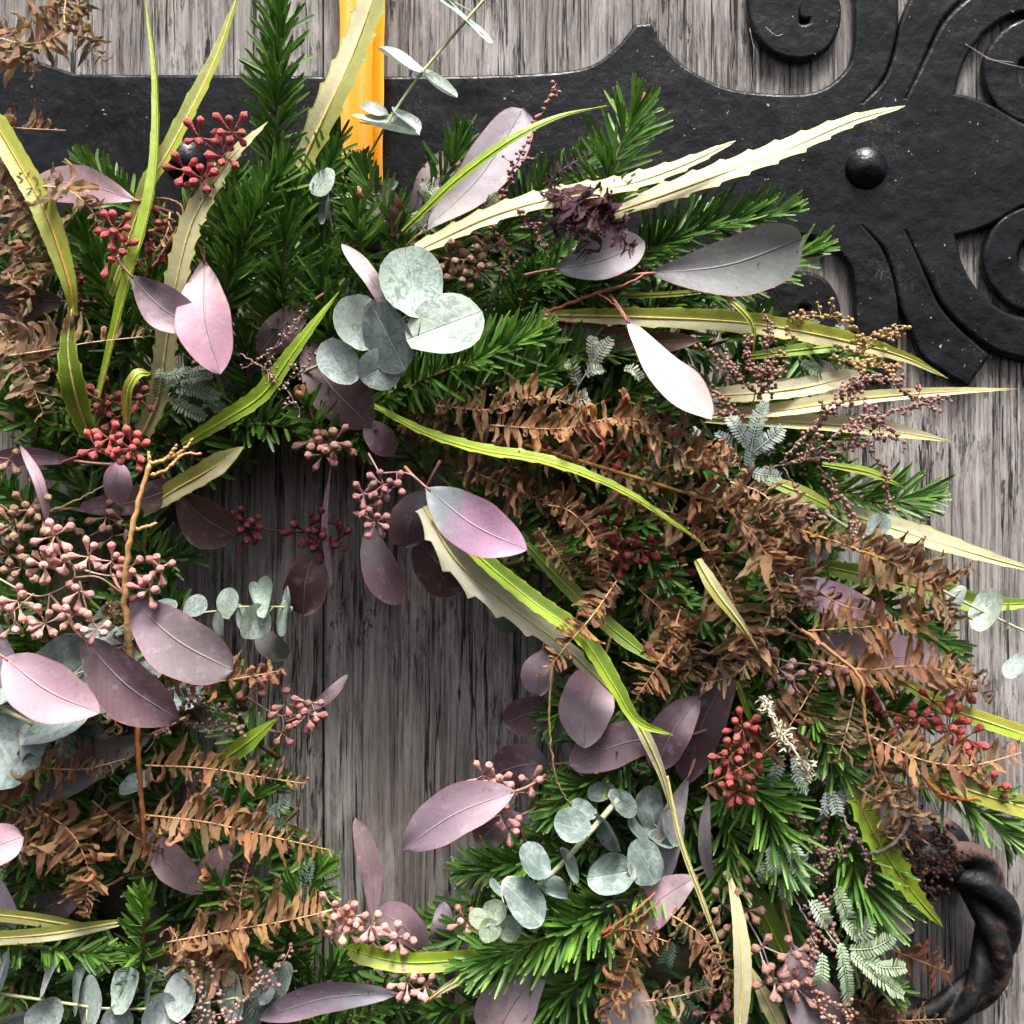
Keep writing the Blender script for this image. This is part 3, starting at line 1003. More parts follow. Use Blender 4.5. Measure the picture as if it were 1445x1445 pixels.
def iron_plate(name, outlines, parent, thick, mat, base_d=0.1, bevel=0.0024):
    cu = bpy.data.curves.new(name, 'CURVE')
    cu.dimensions = '2D'; cu.fill_mode = 'BOTH'
    cu.extrude = thick / 2 - bevel; cu.bevel_depth = bevel; cu.bevel_resolution = 2
    for o in outlines:
        sp = cu.splines.new('POLY')
        sp.points.add(len(o) - 1)
        for q, (x, y) in zip(sp.points, o):
            q.co = ((x - 722.5) * S, (722.5 - y) * S, 0, 1)
        sp.use_cyclic_u = True
    tmp = bpy.data.objects.new("tmp", cu)
    COL.objects.link(tmp)
    dg = bpy.context.evaluated_depsgraph_get()
    me = bpy.data.meshes.new_from_object(tmp.evaluated_get(dg))
    bpy.data.objects.remove(tmp)
    me.transform(Matrix.Translation((0, -thick / 2 - base_d * 0.01, 0)) @ Matrix.Rotation(math.radians(90), 4, 'X'))
    me.materials.clear(); me.materials.append(mat)
    me.polygons.foreach_set("use_smooth", np.zeros(len(me.polygons), bool))
    return link(name, me, parent)

CY = 238.0
top = [(-700, 60, 1), (-200, 62), (0, 90), (40, 92), (85, 106), (115, 116, 1), (300, 117), (560, 119), (734, 116), (824, 107), (865, 83), (888, 58), (897, 46, 1), (914, 45, 1),
       (924, 66), (945, 90), (966, 107), (1007, 130), (1049, 140), (1118, 144), (1160, 135), (1192, 108), (1203, 80), (1206, 40), (1204, -60, 1),
       (1254, -58, 1), (1257, 0), (1257, 38), (1249, 80), (1234, 120), (1206, 154, 1), (1213, 155, 1), (1245, 122), (1261, 80), (1269, 40), (1286, 0), (1303, -32), (1357, -67, 1),
       (1383, -29, 1), (1340, 10), (1315, 40), (1299, 74), (1282, 114), (1267, 147, 1), (1274, 149, 1), (1292, 114), (1310, 77), (1328, 43), (1356, 14), (1397, -16), (1450, -30), (1540, -34, 1),
       (1540, 20, 1), (1450, 20), (1422, 24), (1400, 34), (1377, 52), (1357, 78), (1344, 107), (1336, 142, 1),
       (1360, 147), (1388, 158), (1412, 172), (1445, 189), (1520, 222), (1600, CY, 1)]
bottom = [((p[0], 2 * CY - p[1], 1) if len(p) > 2 else (p[0], 2 * CY - p[1])) for p in reversed(top[:-1])]
hinge = thing("strap_hinge", (0, 0, 0), "black painted wrought iron strap hinge with scrolled end across the door", "hinge")
def corner_fix(pts):
    return smooth_outline(pts)
iron_plate("strap", [corner_fix(top + bottom)], hinge, 0.0075, M['iron'])

def curl_outline(cx, cy, R, a0, mirror=False):
    """a scroll: a band that winds in on itself, hole left open"""
    outer, inner = [], []
    for i in range(60):
        f = i / 59
        a = math.radians(a0 - f * 470)
        rc = R * (1.0 - 0.62 * f)
        w = R * (0.62 - 0.30 * f)
        outer.append((cx + math.cos(a) * rc, cy - math.sin(a) * rc))
        inner.append((cx + math.cos(a) * max(rc - w, R * 0.05), cy - math.sin(a) * max(rc - w, R * 0.05)))
    pts = outer + inner[::-1]
    return [(x, 2 * CY - y) if mirror else (x, y) for x, y in pts]

def scroll(cx, cy, R, neck, slit, mirror, name="scroll"):
    """round scroll end with an open eye, joined to its neck"""
    f = (lambda x, y: (x, 2 * CY - y)) if mirror else (lambda x, y: (x, y))
    n = len(neck)
    o = smooth_outline([(*f(q[0], q[1]), 1) if len(q) > 2 else f(*q) for q in neck])
    h = smooth_outline([(*f(q[0], q[1]), 1) if len(q) > 2 else f(*q) for q in slit])
    return iron_plate(name, [o, h], hinge, 0.0070, M['iron'])
# scroll beside the spike: its neck leaves the frame at the top
neck1 = [(1062, -90, 1), (1056, -30), (1057, 20), (1068, 55), (1092, 79), (1125, 86), (1156, 76), (1174, 48), (1177, 15), (1166, -10), (1144, -24), (1118, -20), (1112, -40), (1112, -90, 1)]
slit1 = [(1120, 22, 1), (1130, 10), (1128, 24), (1131, 30), (1141, 31), (1141, 42), (1128, 46), (1120, 40)]
# scroll at the right: winds in from the right edge
neck2 = [(1560, 60, 1), (1500, 42), (1465, 36), (1428, 42), (1398, 68), (1385, 100), (1392, 136), (1412, 163), (1446, 176), (1480, 168), (1500, 142), (1500, 112), (1560, 110, 1)]
slit2 = [(1424, 112, 1), (1428, 90), (1450, 84), (1476, 96), (1482, 118), (1462, 112), (1452, 118), (1460, 128), (1448, 138), (1430, 130)]
for mir in (False, True):
    scroll(1118, 18, 60, neck1, slit1, mir)
    scroll(1440, 106, 60, neck2, slit2, mir)

def dome(parent, x, y, r_px, h, d, name="rivet"):
    prof = [(0.0, 1.0), (0.18, .99), (.45, .9), (.72, .7), (.9, .42), (.98, .2), (1.0, .01)]
    me = lathe_mesh(name, [(z, rr) for z, rr in prof], 28, M['iron'])
    r = r_px * S
    me.transform(Matrix.Diagonal((r, r, h, 1)))
    o = link(name, me, parent)
    o.matrix_local = Matrix.Translation(Vector(P(x, y, d)) - parent.location) @ Matrix.Rotation(math.radians(90), 4, 'X')
    return o
dome(hinge, 1222, 238, 29.5, 0.0095, 0.8)
dome(hinge, 262, 228, 29.5, 0.0095, 0.8)

# ------------------------------------------------------------------ twisted ring pull at the lower right
ring = thing("ring_pull", P(1300, 1205, 0.2), "twisted dark iron ring pull with rust blotches, lower right of door", "ring pull")
org = np.array(ring.location)
n, sides = 150, 30
cx, cy, RX, RZ = 1300, 1316, 104, 112
V = []
for i in range(n):
    a = 2 * math.pi * i / n
    tang_r = 25 + 5 * math.sin(a * 1.0 + 0.4)
    for j in range(sides):
        b = 2 * math.pi * j / sides
        tw = b * 3 - a * 8
        lob = tang_r * (1 + 0.24 * math.cos(tw) - 0.07 * math.cos(2 * tw))
        rr = math.cos(b) * lob
        V.append(P(cx, cy, 2.1) - org + np.array([math.cos(a) * (RX + rr) * S, -math.sin(b) * lob * S * 0.9, math.sin(a) * (RZ + rr) * S]))
F = [[i * sides + j, i * sides + (j + 1) % sides, ((i + 1) % n) * sides + (j + 1) % sides, ((i + 1) % n) * sides + j] for i in range(n) for j in range(sides)]
link("twisted_ring", make_mesh("twisted_ring", V, F, M['ring']), ring)
me = lathe_mesh("back_plate", [(0, 1.0), (.15, 1.0), (.22, .92), (.26, .6), (.62, .55), (.85, .42), (.97, .2), (1, .01)], 28, M['ring'])
me.transform(Matrix.Diagonal((58 * S, 58 * S, 0.034, 1)))
o = link("back_plate", me, ring)
o.matrix_local = Matrix.Translation(Vector(P(1310, 1205, 0.1)) - ring.location) @ Matrix.Rotation(math.radians(90), 4, 'X')

# ------------------------------------------------------------------ hanging ribbon
rib = thing("hanging_ribbon", P(500, 250, 3), "bright orange satin ribbon hanging the wreath over the hinge", "ribbon")
def band(x0, x1, y0, y1, dd, seed, name, foldw=0.0022):
    n, na = 40, 9
    V, uv = [], []
    for i in range(n):
        t = i / (n - 1)
        y = y0 + (y1 - y0) * t
        d = dd[0] + (dd[1] - dd[0]) * t
        for j in range(na):
            u = j / (na - 1)
            xa = x0[0] + (x0[1] - x0[0]) * t; xb = x1[0] + (x1[1] - x1[0]) * t
            z = foldw * math.sin(u * 5.5 + seed + t * 0.8) + 0.0006 * math.sin(t * 9 + u * 3)
            xw = 1.6 * math.sin(t * 13 + seed * 3) + 1.0 * math.sin(t * 31 + seed)
            V.append(P(xa + (xb - xa) * u + xw * (1 if u < .5 else .6), y, d + z * 100) - np.array(rib.location)); uv.append((u, t))
    F = [[i * na + j, (i + 1) * na + j, (i + 1) * na + j + 1, i * na + j + 1] for i in range(n - 1) for j in range(na - 1)]
    return link(name, make_mesh(name, V, F, M['ribbon'], uv), rib)
band((468, 484), (527, 526), -420, 285, (1.4, 3.6), 0.2, "ribbon_tail")
band((514, 512), (543, 541), -420, 285, (1.25, 3.2), 1.9, "ribbon_tail")

# ------------------------------------------------------------------ the wreath: packed dark greenery (uncountable) behind the sprigs
OUTER = [(-60, 300), (60, 320), (150, 330), (280, 270), (360, 250), (450, 270), (600, 280), (740, 290), (880, 340), (1010, 380), (1100, 430), (1130, 520), (1180, 590), (1190, 680),
         (1220, 780), (1250, 900), (1270, 1040), (1250, 1150), (1210, 1230), (1190, 1330), (1150, 1420), (1110, 1510), (-60, 1510)]
HOLE = [(210, 700), (330, 690), (455, 640), (580, 650), (650, 780), (730, 850), (790, 940), (760, 1010), (790, 1070), (700, 1140), (660, 1250), (590, 1320), (510, 1270), (450, 1190), (410, 1090),
        (395, 1000), (400, 920), (320, 890), (260, 830), (220, 770)]
def inside(x, y, poly):
    c = False
    for (x0, y0), (x1, y1) in zip(poly, poly[1:] + poly[:1]):
        if (y0 > y) != (y1 > y) and x < (x1 - x0) * (y - y0) / (y1 - y0) + x0:
            c = not c
    return c
r = np.random.default_rng(5)
acc, sacc = Acc(), Acc()
made = 0
while made < 640:
    x, y = r.uniform(-60, 1300), r.uniform(290, 1510)
    if not inside(x, y, OUTER) or inside(x, y, HOLE):
        continue
    a = math.atan2(y - 980, x - 600) + r.normal(0.6, 0.8)
    L = r.uniform(60, 110)
    x1, y1 = x + math.cos(a) * L, y + math.sin(a) * L
    if not inside(x1, y1, OUTER) or inside(x1, y1, HOLE) or inside((x + x1) / 2, (y + y1) / 2, HOLE):
        continue
    d = r.uniform(1.2, 6.2)
    p = spl(PP([(x, y, d), ((x + x1) / 2 + r.normal(0, 6), (y + y1) / 2 + r.normal(0, 6), d + .6), (x1, y1, d + r.uniform(-.5, 1))]), 10)
    tube(sacc, p, np.linspace(.002, .001, 10), 5)
    fir_needles(acc, p, 50 * px(d), 6.2 * px(d), r, 0.52, 1.2, 0.32)
    made += 1
fill = thing("wreath_filling", P(600, 980, 3), "dense dark green fir foliage packed around the wreath behind the sprigs", "foliage")
fo = np.array(fill.location)
fill["kind"] = "stuff"
link("needles", acc.mesh("needles", M['needle'], off=fo), fill, kind="stuff")
link("stem", sacc.mesh("stem", M['stem'], off=fo), fill, (0.10, 0.06, 0.03), kind="stuff")

# moss-wound hoop that carries everything
hoop = thing("wreath_hoop", P(600, 990, 2.5), "dark moss covered hoop buried inside the wreath foliage", "hoop")
ho = np.array(hoop.location)
ang = np.linspace(0, 2 * math.pi, 97)
p = np.array([P(600 + 495 * math.cos(a), 990 + 500 * math.sin(a), 2.7) for a in ang])
acc = Acc(); tube(acc, p, 0.0235 + 0.003 * np.sin(ang * 17) + 0.002 * np.sin(ang * 41), 14)
link("moss", acc.mesh("moss", M['stem'], off=ho), hoop, (0.035, 0.032, 0.018))

# ------------------------------------------------------------------ fir sprigs (base first)
for a in [
    ([(388, 240, 7), (392, 120, 7.5), (402, -8, 7)], 58, "tall fir sprig standing upright in front of the iron strap, left of ribbon", .42, 1.15, 3),
    ([(300, 470, 7.5), (345, 335, 9), (405, 226, 9.8)], 66, "large glossy fir sprig beside the pink leaf, pointing up right", .5, 1.3, 1),
    ([(400, 480, 7), (398, 370, 8.4), (415, 270, 8.8)], 62, "fir sprig rising left of the silver round leaves", .38, 1.1, 0),
    ([(480, 540, 6.4), (458, 430, 7.2), (452, 320, 7)], 60, "dark fir sprig between the pale small round leaves and the large ones", .36, 1.1, 0),
    ([(520, 350, 6.6), (500, 285, 7), (506, 232, 6.6)], 44, "dense short fir tip right below the orange ribbon's end", .36, 1.5, 0),
    ([(575, 370, 7.6), (540, 300, 8.4), (512, 240, 8)], 50, "fir sprig covering the lower end of the orange ribbon", .42, 1.1, 0),
    ([(420, 330, 7), (455, 260, 7.6), (478, 196, 7)], 50, "fir sprig at the left foot of the orange ribbon", .42, 1.1, 0),
    ([(330, 400, 7), (318, 320, 8), (330, 250, 8)], 60, "fir sprig behind the pale toothed leaf, upper left", .45, 1.1, 0),
    ([(520, 400, 8), (508, 340, 9.5), (506, 285, 10)], 52, "short fir tip with brown winter buds below the ribbon", .45, .9, 3),
    ([(590, 320, 6), (625, 255, 6.2), (655, 190, 6)], 48, "fir sprig against the iron strap, right of the orange ribbon", .4, 1.0, 0),
    ([(840, 320, 8), (868, 225, 8.6), (902, 148, 8)], 66, "fan-shaped fir sprig reaching up below the iron spike", .5, 1.2, 1),
    ([(690, 340, 5.5), (760, 275, 6), (830, 225, 5.6)], 54, "fir sprig lying behind the grey leaf and the dried purple frond", .35, 1.0, 0),
    ([(800, 420, 6.6), (950, 335, 7.5), (1110, 300, 7)], 62, "long fir sprig reaching right above the big grey leaf", .42, 1.15, 0),
    ([(930, 430, 6.4), (1050, 392, 7.2), (1150, 352, 7)], 60, "fir sprig fanning out below the big grey leaf, over the iron", .38, 1.1, 0),
    ([(700, 420, 6), (790, 385, 7), (880, 350, 7)], 50, "fir sprig under the tan bud cluster near the centre top", .36, 1.0, 0),
    ([(540, 560, 7.5), (650, 515, 9.2), (765, 470, 9.8)], 64, "broad glossy fir sprig right of the silver round leaves", .55, 1.25, 2),
    ([(560, 590, 7), (680, 545, 8.6), (800, 520, 9)], 50, "fir sprig just above the brown fern mass", .42, 1.0, 0),
    ([(230, 330, 5.5), (160, 265, 5.2), (112, 228, 5)], 42, "small fir tip behind the mauve leaf, upper left", .45, 1.2, 0),
    ([(190, 500, 6), (150, 400, 7), (110, 320, 7)], 62, "dark fir sprig behind the tall green leaves, left", .33, 1.2, 0),
    ([(120, 520, 6), (60, 430, 7), (20, 370, 7)], 56, "dark fir sprig behind the fern at the left edge", .3, 1.1, 0),
    ([(110, 610, 7), (50, 590, 8.5), (10, 560, 9)], 46, "spiky fir tip below the fern at the left edge", .42, 1.0, 0),
    ([(470, 640, 7), (445, 600, 8.6), (428, 562, 9.4)], 44, "fir tip with round brown buds under the silver leaves", .4, .8, 4),
    ([(170, 790, 4.6), (230, 790, 5.2), (275, 775, 5)], 54, "dark fir sprig poking into the wreath opening, left of the bare wood", .22, 1.0, 0),
    ([(200, 1400, 8.5), (201, 1335, 9.6), (206, 1262, 10.2)], 48, "bright star-like fir tip at the lower left", .72, 1.0, 0),
    ([(-20, 1330, 8.6), (80, 1340, 9), (172, 1352, 9)], 38, "slender pale fir sprig above the silver leaves, lower left", .5, .8, 0),
    ([(360, 1300, 8), (330, 1268, 9), (300, 1240, 9.4)], 44, "short fir tip with orange brown buds, lower left", .42, .6, 3),
    ([(400, 1400, 6), (410, 1310, 7), (455, 1220, 6.8)], 58, "comb-like fir sprig at the lower left of the opening", .36, 1.3, 0),
    ([(360, 1440, 6), (440, 1400, 7.2), (500, 1340, 7.2)], 56, "fir sprig left of the pale green leaf at the bottom", .36, 1.2, 0),
    ([(400, 1470, 7), (490, 1440, 7.8), (585, 1400, 8)], 48, "fir sprig along the bottom edge beside the mauve leaf", .42, 1.0, 0),
    ([(930, 1240, 8), (800, 1312, 9.2), (660, 1362, 9.6)], 72, "large fir sprig sweeping left along the bottom of the opening", .5, 1.3, 0),
    ([(900, 1300, 7), (810, 1390, 8), (700, 1440, 8)], 66, "fir sprig at the bottom edge under the sweeping sprig", .4, 1.1, 0),
    ([(860, 1190, 6.4), (760, 1212, 7.2), (655, 1232, 7)], 52, "dark fir sprig behind the mauve leaf, right of the opening", .33, 1.2, 0),
    ([(910, 1050, 7), (840, 1100, 7.6), (775, 1150, 7.6)], 54, "fir sprig above the blue-grey silver dollar sprig", .42, 1.3, 0),
    ([(850, 960, 5.4), (800, 1000, 6), (765, 1020, 6)], 44, "small dark fir tip behind the drooping mauve leaves", .3, 1.0, 0),
    ([(1010, 1050, 7), (1075, 1130, 8.6), (1110, 1225, 9)], 74, "drooping fir sprig below the red buds, right side", .45, 1.3, 0),
    ([(1020, 1120, 7.4), (1030, 1190, 8), (1025, 1262, 8.2)], 58, "narrow fir sprig hanging beside the white leaf", .4, 1.0, 0),
    ([(1110, 950, 7), (1165, 1030, 8.2), (1200, 1120, 8.4)], 64, "fir sprig below the white dried flower spike", .42, 1.2, 0),
    ([(1170, 1130, 6.8), (1205, 1220, 8), (1228, 1300, 8.2)], 84, "long-needled fir sprig hanging at the lower right", .42, 1.1, 0),
    ([(1260, 1060, 6.6), (1350, 1120, 7.6), (1435, 1190, 7.4)], 66, "arching fir sprig above the iron ring pull", .5, .9, 0),
    ([(1130, 670, 6), (1220, 705, 7), (1308, 700, 6.6)], 62, "fir sprig against the bare wood at the right", .5, 1.2, 0),
    ([(1050, 610, 6), (1130, 620, 6.6), (1200, 610, 6.4)], 48, "fir sprig behind the purple bead sprays", .36, 1.1, 0),
    ([(1210, 830, 5.4), (1290, 880, 6), (1350, 925, 5.8)], 46, "dark fir tip behind the fern claws at the right", .4, 1.1, 0),
    ([(1080, 480, 5.6), (1150, 500, 6), (1225, 520, 5.8)], 44, "fir sprig behind the tan bead spray, upper right", .42, 1.1, 0),
    ([(1180, 1000, 6), (1260, 1010, 7), (1330, 990, 6.8)], 50, "fir sprig behind the red buds at the right edge", .42, 1.0, 0),
    ([(700, 560, 6.6), (800, 500, 7.2), (880, 500, 7)], 48, "fir sprig behind the white leaf above the fern", .34, 1.0, 0),
    ([(330, 600, 6), (390, 600, 7), (450, 615, 7)], 46, "dark fir sprig at the top rim of the opening", .28, 1.1, 0),
    ([(-10, 1120, 5.4), (60, 1230, 6.4), (110, 1270, 6.6)], 50, "dark fir sprig under the fern mass, lower left", .34, 1.0, 0),
    ([(230, 1180, 5.8), (300, 1160, 6.4), (390, 1100, 6)], 50, "dark fir sprig behind the fern at the left of the opening", .3, 1.1, 0),
    ([(1190, 1330, 5), (1230, 1380, 5.4), (1270, 1400, 5)], 40, "dark fir tip under the pale feathery leaves, lower right", .3, 1.0, 0),
    ([(840, 720, 5.6), (900, 770, 6.4), (960, 840, 6.4)], 48, "dark fir sprig showing between the brown ferns", .3, 1.0, 0),
]:
    fir_sprig(a[0], a[1], a[2], a[3], a[4], buds=a[5])

# ------------------------------------------------------------------ long saw-edged leaves (tip first)
YG, GR, LIME, CREAM, OLV, WHT = (0.29, 0.31, 0.045), (0.13, 0.21, 0.02), (0.24, 0.35, 0.03), (0.46, 0.44, 0.26), (0.25, 0.26, 0.07), (0.50, 0.475, 0.34)
EG, EY, RB, RO = (0.24, 0.30, 0.03), (0.42, 0.42, 0.05), (0.52, 0.47, 0.16), (0.42, 0.26, 0.05)
for a in [   # path, width, half a, half b, edge, rib, label, face up, options
    ([(-20, 150, 8.6), (20, 220, 9.4), (62, 295, 10), (95, 390, 10), (105, 446, 9.4)], 38, YG, YG, EG, RO, "broad yellow-green leaf arching in from the left edge", 12, dict(teeth=.05, tiplen=.1, basew=.3)),
    ([(102, 432, 10.6), (96, 490, 10.8), (106, 555, 10.2), (126, 615, 8)], 38, GR, GR, EY, RB, "short toothed green leaf below the broad yellow-green one, left", 8, dict(teeth=.2, tiplen=.5, basew=.7)),
    ([(204, -15, 7), (220, 105, 8), (221, 225, 9), (207, 310, 9.6), (178, 410, 10), (140, 562, 9.4)], 22, LIME, GR, LIME, YG, "thin bright green leaf standing upright, nearly full height, upper left", 20, dict(fold=.8, teeth=.12, tiplen=.5, period=60)),
    ([(342, -25, 6), (302, 88, 7), (246, 200, 8), (206, 272, 8.4), (165, 390, 7.6), (143, 455, 6.6)], 27, OLV, YG, LIME, RB, "olive leaf slanting behind the upright green one, upper left", 10, dict(fold=.5, teeth=.14, tiplen=.35, period=44)),
    ([(540, -40, 6.6), (498, 76, 7.6), (462, 155, 8), (422, 240, 7.6)], 45, CREAM, OLV, EG, RB, "broad cream-backed leaf in front of the orange ribbon", 5, dict(teeth=.2, tiplen=.05, basew=.8, period=40)),
    ([(378, 172, 9), (322, 228, 9.8), (274, 308, 10.2), (251, 390, 10), (236, 480, 9), (224, 560, 8), (203, 612, 7)], 36, CREAM, CREAM, EY, RB, "pale toothed leaf curving down beside the pink leaf", 5, dict(teeth=.24, tiplen=.35, basew=.8)),
    ([(480, 410, 10), (420, 490, 10.2), (372, 556, 9.8), (320, 592, 9), (258, 628, 8)], 32, LIME, GR, YG, LIME, "bright green leaf slanting under the silver leaves", 18, dict(fold=.45, teeth=.1, tiplen=.5)),
    ([(213, 527, 10), (194, 529, 10.8), (181, 556, 10.4), (180, 606, 9)], 22, YG, LIME, YG, RB, "small hooked yellow-green leaf above the red buds, left", 25, dict(teeth=.05, tiplen=.2)),
    ([(344, 630, 8), (298, 662, 8.6), (250, 690, 7.4), (198, 724, 6)], 36, OLV, CREAM, OLV, RB, "olive leaf curling over the top left of the opening", 10, dict(teeth=.08, tiplen=.2)),
    ([(860, 149, 9), (790, 165, 10), (720, 199, 10.6), (650, 250, 10.6), (602, 295, 10), (568, 328, 9)], 20, LIME, GR, LIME, LIME, "smooth bright green leaf crossing the grey leaves, top centre", 30, dict(fold=.3, teeth=.0, tiplen=.55)),
    ([(1277, 150, 6), (1200, 172, 7), (1100, 216, 8), (980, 260, 8.6), (845, 308, 8.4)], 38, WHT, WHT, EY, RB, "long cream saw-edged leaf pointing at the rivet", 34, dict(teeth=.26, tiplen=.4, basew=.8, period=44)),
    ([(1038, 199, 9), (960, 235, 9.6), (880, 262, 10.2), (780, 281, 10.8), (690, 307, 10.8), (588, 355, 10)], 34, WHT, WHT, EY, RB, "cream saw-edged leaf passing under the dried purple frond", 32, dict(teeth=.26, tiplen=.3, basew=.8, period=40)),
    ([(1337, 534, 6), (1270, 502, 7), (1170, 476, 8), (1050, 456, 8.6), (900, 448, 8), (765, 445, 7)], 34, YG, CREAM, EY, RB, "yellow-olive leaf reaching right below the fir, over the iron", 8, dict(teeth=.14, tiplen=.35, period=60)),
    ([(1235, 486, 6.4), (1150, 492, 7), (1055, 504, 6.4)], 22, GR, LIME, LIME, LIME, "short green leaf just under the yellow-olive leaf, right", 30, dict(teeth=.03)),
    ([(1217, 527, 7), (1140, 546, 7.8), (1060, 556, 7.8), (960, 560, 6)], 32, WHT, CREAM, RO, RB, "cream leaf with brown curled margin behind the bead spray", 25, dict(teeth=.08, tiplen=.1)),
    ([(1438, 549, 7), (1330, 554, 8), (1220, 563, 8.6), (1100, 580, 8), (995, 586, 7)], 30, CREAM, WHT, EY, RO, "long pointed cream leaf with a brownish tip over the bare wood", 25, dict(fold=.5, teeth=.05, tiplen=.7)),
    ([(1343, 623, 7), (1250, 608, 8), (1150, 598, 8.2), (995, 592, 7)], 30, WHT, CREAM, EY, RB, "cream leaf just below the long pointed one, right side", 28, dict(fold=.4, teeth=.05, tiplen=.3)),
    ([(1470, 808, 7), (1360, 777, 8), (1260, 746, 8.2), (1125, 703, 7)], 36, WHT, CREAM, EY, RB, "broad cream leaf running to the right edge above the fern", 28, dict(fold=.35, teeth=.12, tiplen=.5, period=50)),
    ([(1480, 850, 7), (1380, 852, 7.2), (1310, 832, 6.6), (1140, 795, 5)], 36, GR, LIME, LIME, LIME, "bright green leaf at the right edge under the cream leaf", 20, dict(teeth=.18)),
    ([(998, 773, 11.2), (950, 738, 11.8), (870, 689, 12), (770, 652, 12), (680, 636, 11.4), (600, 611, 10), (520, 570, 8)], 19, LIME, YG, LIME, LIME, "long lime leaf arching across the brown fern mass", 40, dict(fold=.5, teeth=.2, tiplen=.45, period=44)),
    ([(1070, 918, 11.6), (1045, 880, 12), (1010, 834, 12), (984, 790, 11.4)], 27, CREAM, OLV, RO, RB, "tan withered leaf tip hanging over the fern mass", 5, dict(teeth=.05, tiplen=.8)),
    ([(950, 1038, 11.2), (898, 1018, 11.6), (866, 968, 11.6), (820, 900, 11.2), (750, 848, 10.8), (680, 790, 10), (612, 724, 8.8)], 30, GR, LIME, LIME, LIME, "glossy green folded leaf running down beside the cream toothed one, centre", 30, dict(fold=.5, teeth=.1, tiplen=.3)),
    ([(872, 985, 10.6), (800, 916, 10.4), (720, 856, 10), (645, 792, 9.4), (598, 716, 8.4)], 44, (0.5, 0.5, 0.38), (0.56, 0.55, 0.42), CREAM, RB, "cream leaf with large saw teeth slanting below the central mauve leaf", 8, dict(teeth=.42, tiplen=.6, basew=.6, period=48)),
    ([(948, 1148, 10), (932, 1088, 10.6), (905, 1030, 10.8), (880, 998, 10.6)], 22, WHT, CREAM, CREAM, RB, "narrow cream leaf hanging below the central toothed leaf", 10, dict(teeth=.0, tiplen=.7)),
    ([(1036, 1392, 9.4), (992, 1274, 9.8), (960, 1185, 9.8), (941, 1095, 9.4)], 9, CREAM, CREAM, EY, RB, "very thin cream blade hanging down the lower right", 10, dict(teeth=.0)),
    ([(927, 937, 10), (862, 886, 9.4), (800, 828, 8.4), (742, 768, 7)], 25, GR, GR, LIME, LIME, "dark green leaf tip slipping out under the fern, centre", 20, dict(teeth=.03, tiplen=.2)),
    ([(485, 1338, 8), (570, 1358, 9.2), (690, 1352, 8)], 30, (0.30, 0.38, 0.10), LIME, EY, LIME, "pale green leaf lying at the bottom of the opening", 20, dict(teeth=.05, tiplen=.1, basew=.9)),
    ([(597, 1417, 9.4), (630, 1393, 9.8), (670, 1372, 9.2)], 15, WHT, CREAM, CREAM, RB, "small cream leaf tip at the bottom, over the fir", 10, dict(teeth=.0, tiplen=.7)),
    ([(-30, 1326, 9), (70, 1318, 9.4), (168, 1302, 8)], 22, CREAM, OLV, EG, RB, "olive-cream leaf at the left edge above the slender fir", 20, dict(teeth=.0, tiplen=.05)),
    ([(-30, 1288, 8.4), (50, 1297, 8.8), (135, 1312, 8.2)], 20, OLV, OLV, OLV, RB, "dull olive leaf at the left edge, upper of two", 15, dict(teeth=.0, tiplen=.05)),
    ([(1480, 1048, 8), (1400, 1021, 8.6), (1330, 996, 8.6), (1264, 955, 7.8)], 26, YG, LIME, EY, RB, "yellow-green leaf over the red buds at the right edge", 25, dict(teeth=.06, tiplen=.1)),
    ([(1480, 1150, 8.6), (1370, 1116, 8.6), (1310, 1092, 7.8)], 36, OLV, YG, LIME, RB, "broad olive leaf at the right edge above the arching fir", 20, dict(teeth=.03, tiplen=.1)),
    ([(1332, 1310, 8.6), (1282, 1252, 9.6), (1236, 1182, 9.8), (1202, 1110, 9)], 38, LIME, LIME, LIME, YG, "bright lime saw-toothed leaf beside the dark brown bead mass", 12, dict(teeth=.3, tiplen=.5, basew=.8)),
    ([(1026, 1222, 9), (1040, 1290, 10.2), (1047, 1370, 10.8), (1042, 1475, 10.8)], 31, WHT, WHT, EY, RB, "white-backed leaf hanging to the bottom edge, right of centre", 15, dict(teeth=.05, tiplen=.45)),
    ([(1054, 1358, 8.6), (1080, 1410, 9.2), (1116, 1480, 9.2)], 26, CREAM, CREAM, EY, RB, "cream leaf branching off beside the white one, bottom edge", 15, dict(teeth=.0, tiplen=.4)),
    ([(1052, 1225, 6), (1078, 1290, 6.8), (1106, 1350, 7.2)], 40, GR, GR, GR, LIME, "dark green leaf behind the pinkish tan buds, lower right", 5, dict(teeth=.05)),
    ([(1098, 1230, 5.4), (1102, 1280, 6), (1100, 1345, 6.2)], 30, GR, GR, GR, LIME, "dark green leaf half hidden behind its broader neighbour, lower right", 5, dict(teeth=.0)),
    ([(1277, 688, 8), (1222, 666, 8.4), (1160, 655, 8)], 15, LIME, YG, LIME, LIME, "short lime leaf tip under the bead sprays at right", 30, dict(teeth=.03)),
    ([(1063, 500, 9.6), (1062, 460, 10), (1040, 432, 10), (1008, 410, 9.4)], 10, LIME, YG, YG, YG, "thin curled lime tendril leaf hanging under the big grey leaf", 10, dict(teeth=.08)),
    ([(1190, 725, 8), (1130, 696, 8.2), (1066, 672, 7.4)], 24, OLV, GR, LIME, LIME, "dark olive leaf behind the hanging bead strings, right", 25, dict(teeth=.0)),
    ([(1032, 407, 8), (940, 416, 7.6), (855, 418, 7)], 11, YG, LIME, YG, YG, "slim yellow-green leaf under the big grey leaf's stem", 25, dict(teeth=.0)),
    ([(392, 1013, 9), (342, 1054, 8.8), (296, 1084, 8)], 29, LIME, GR, LIME, LIME, "lime leaf peeking out left of the opening among fern", 15, dict(teeth=.04)),
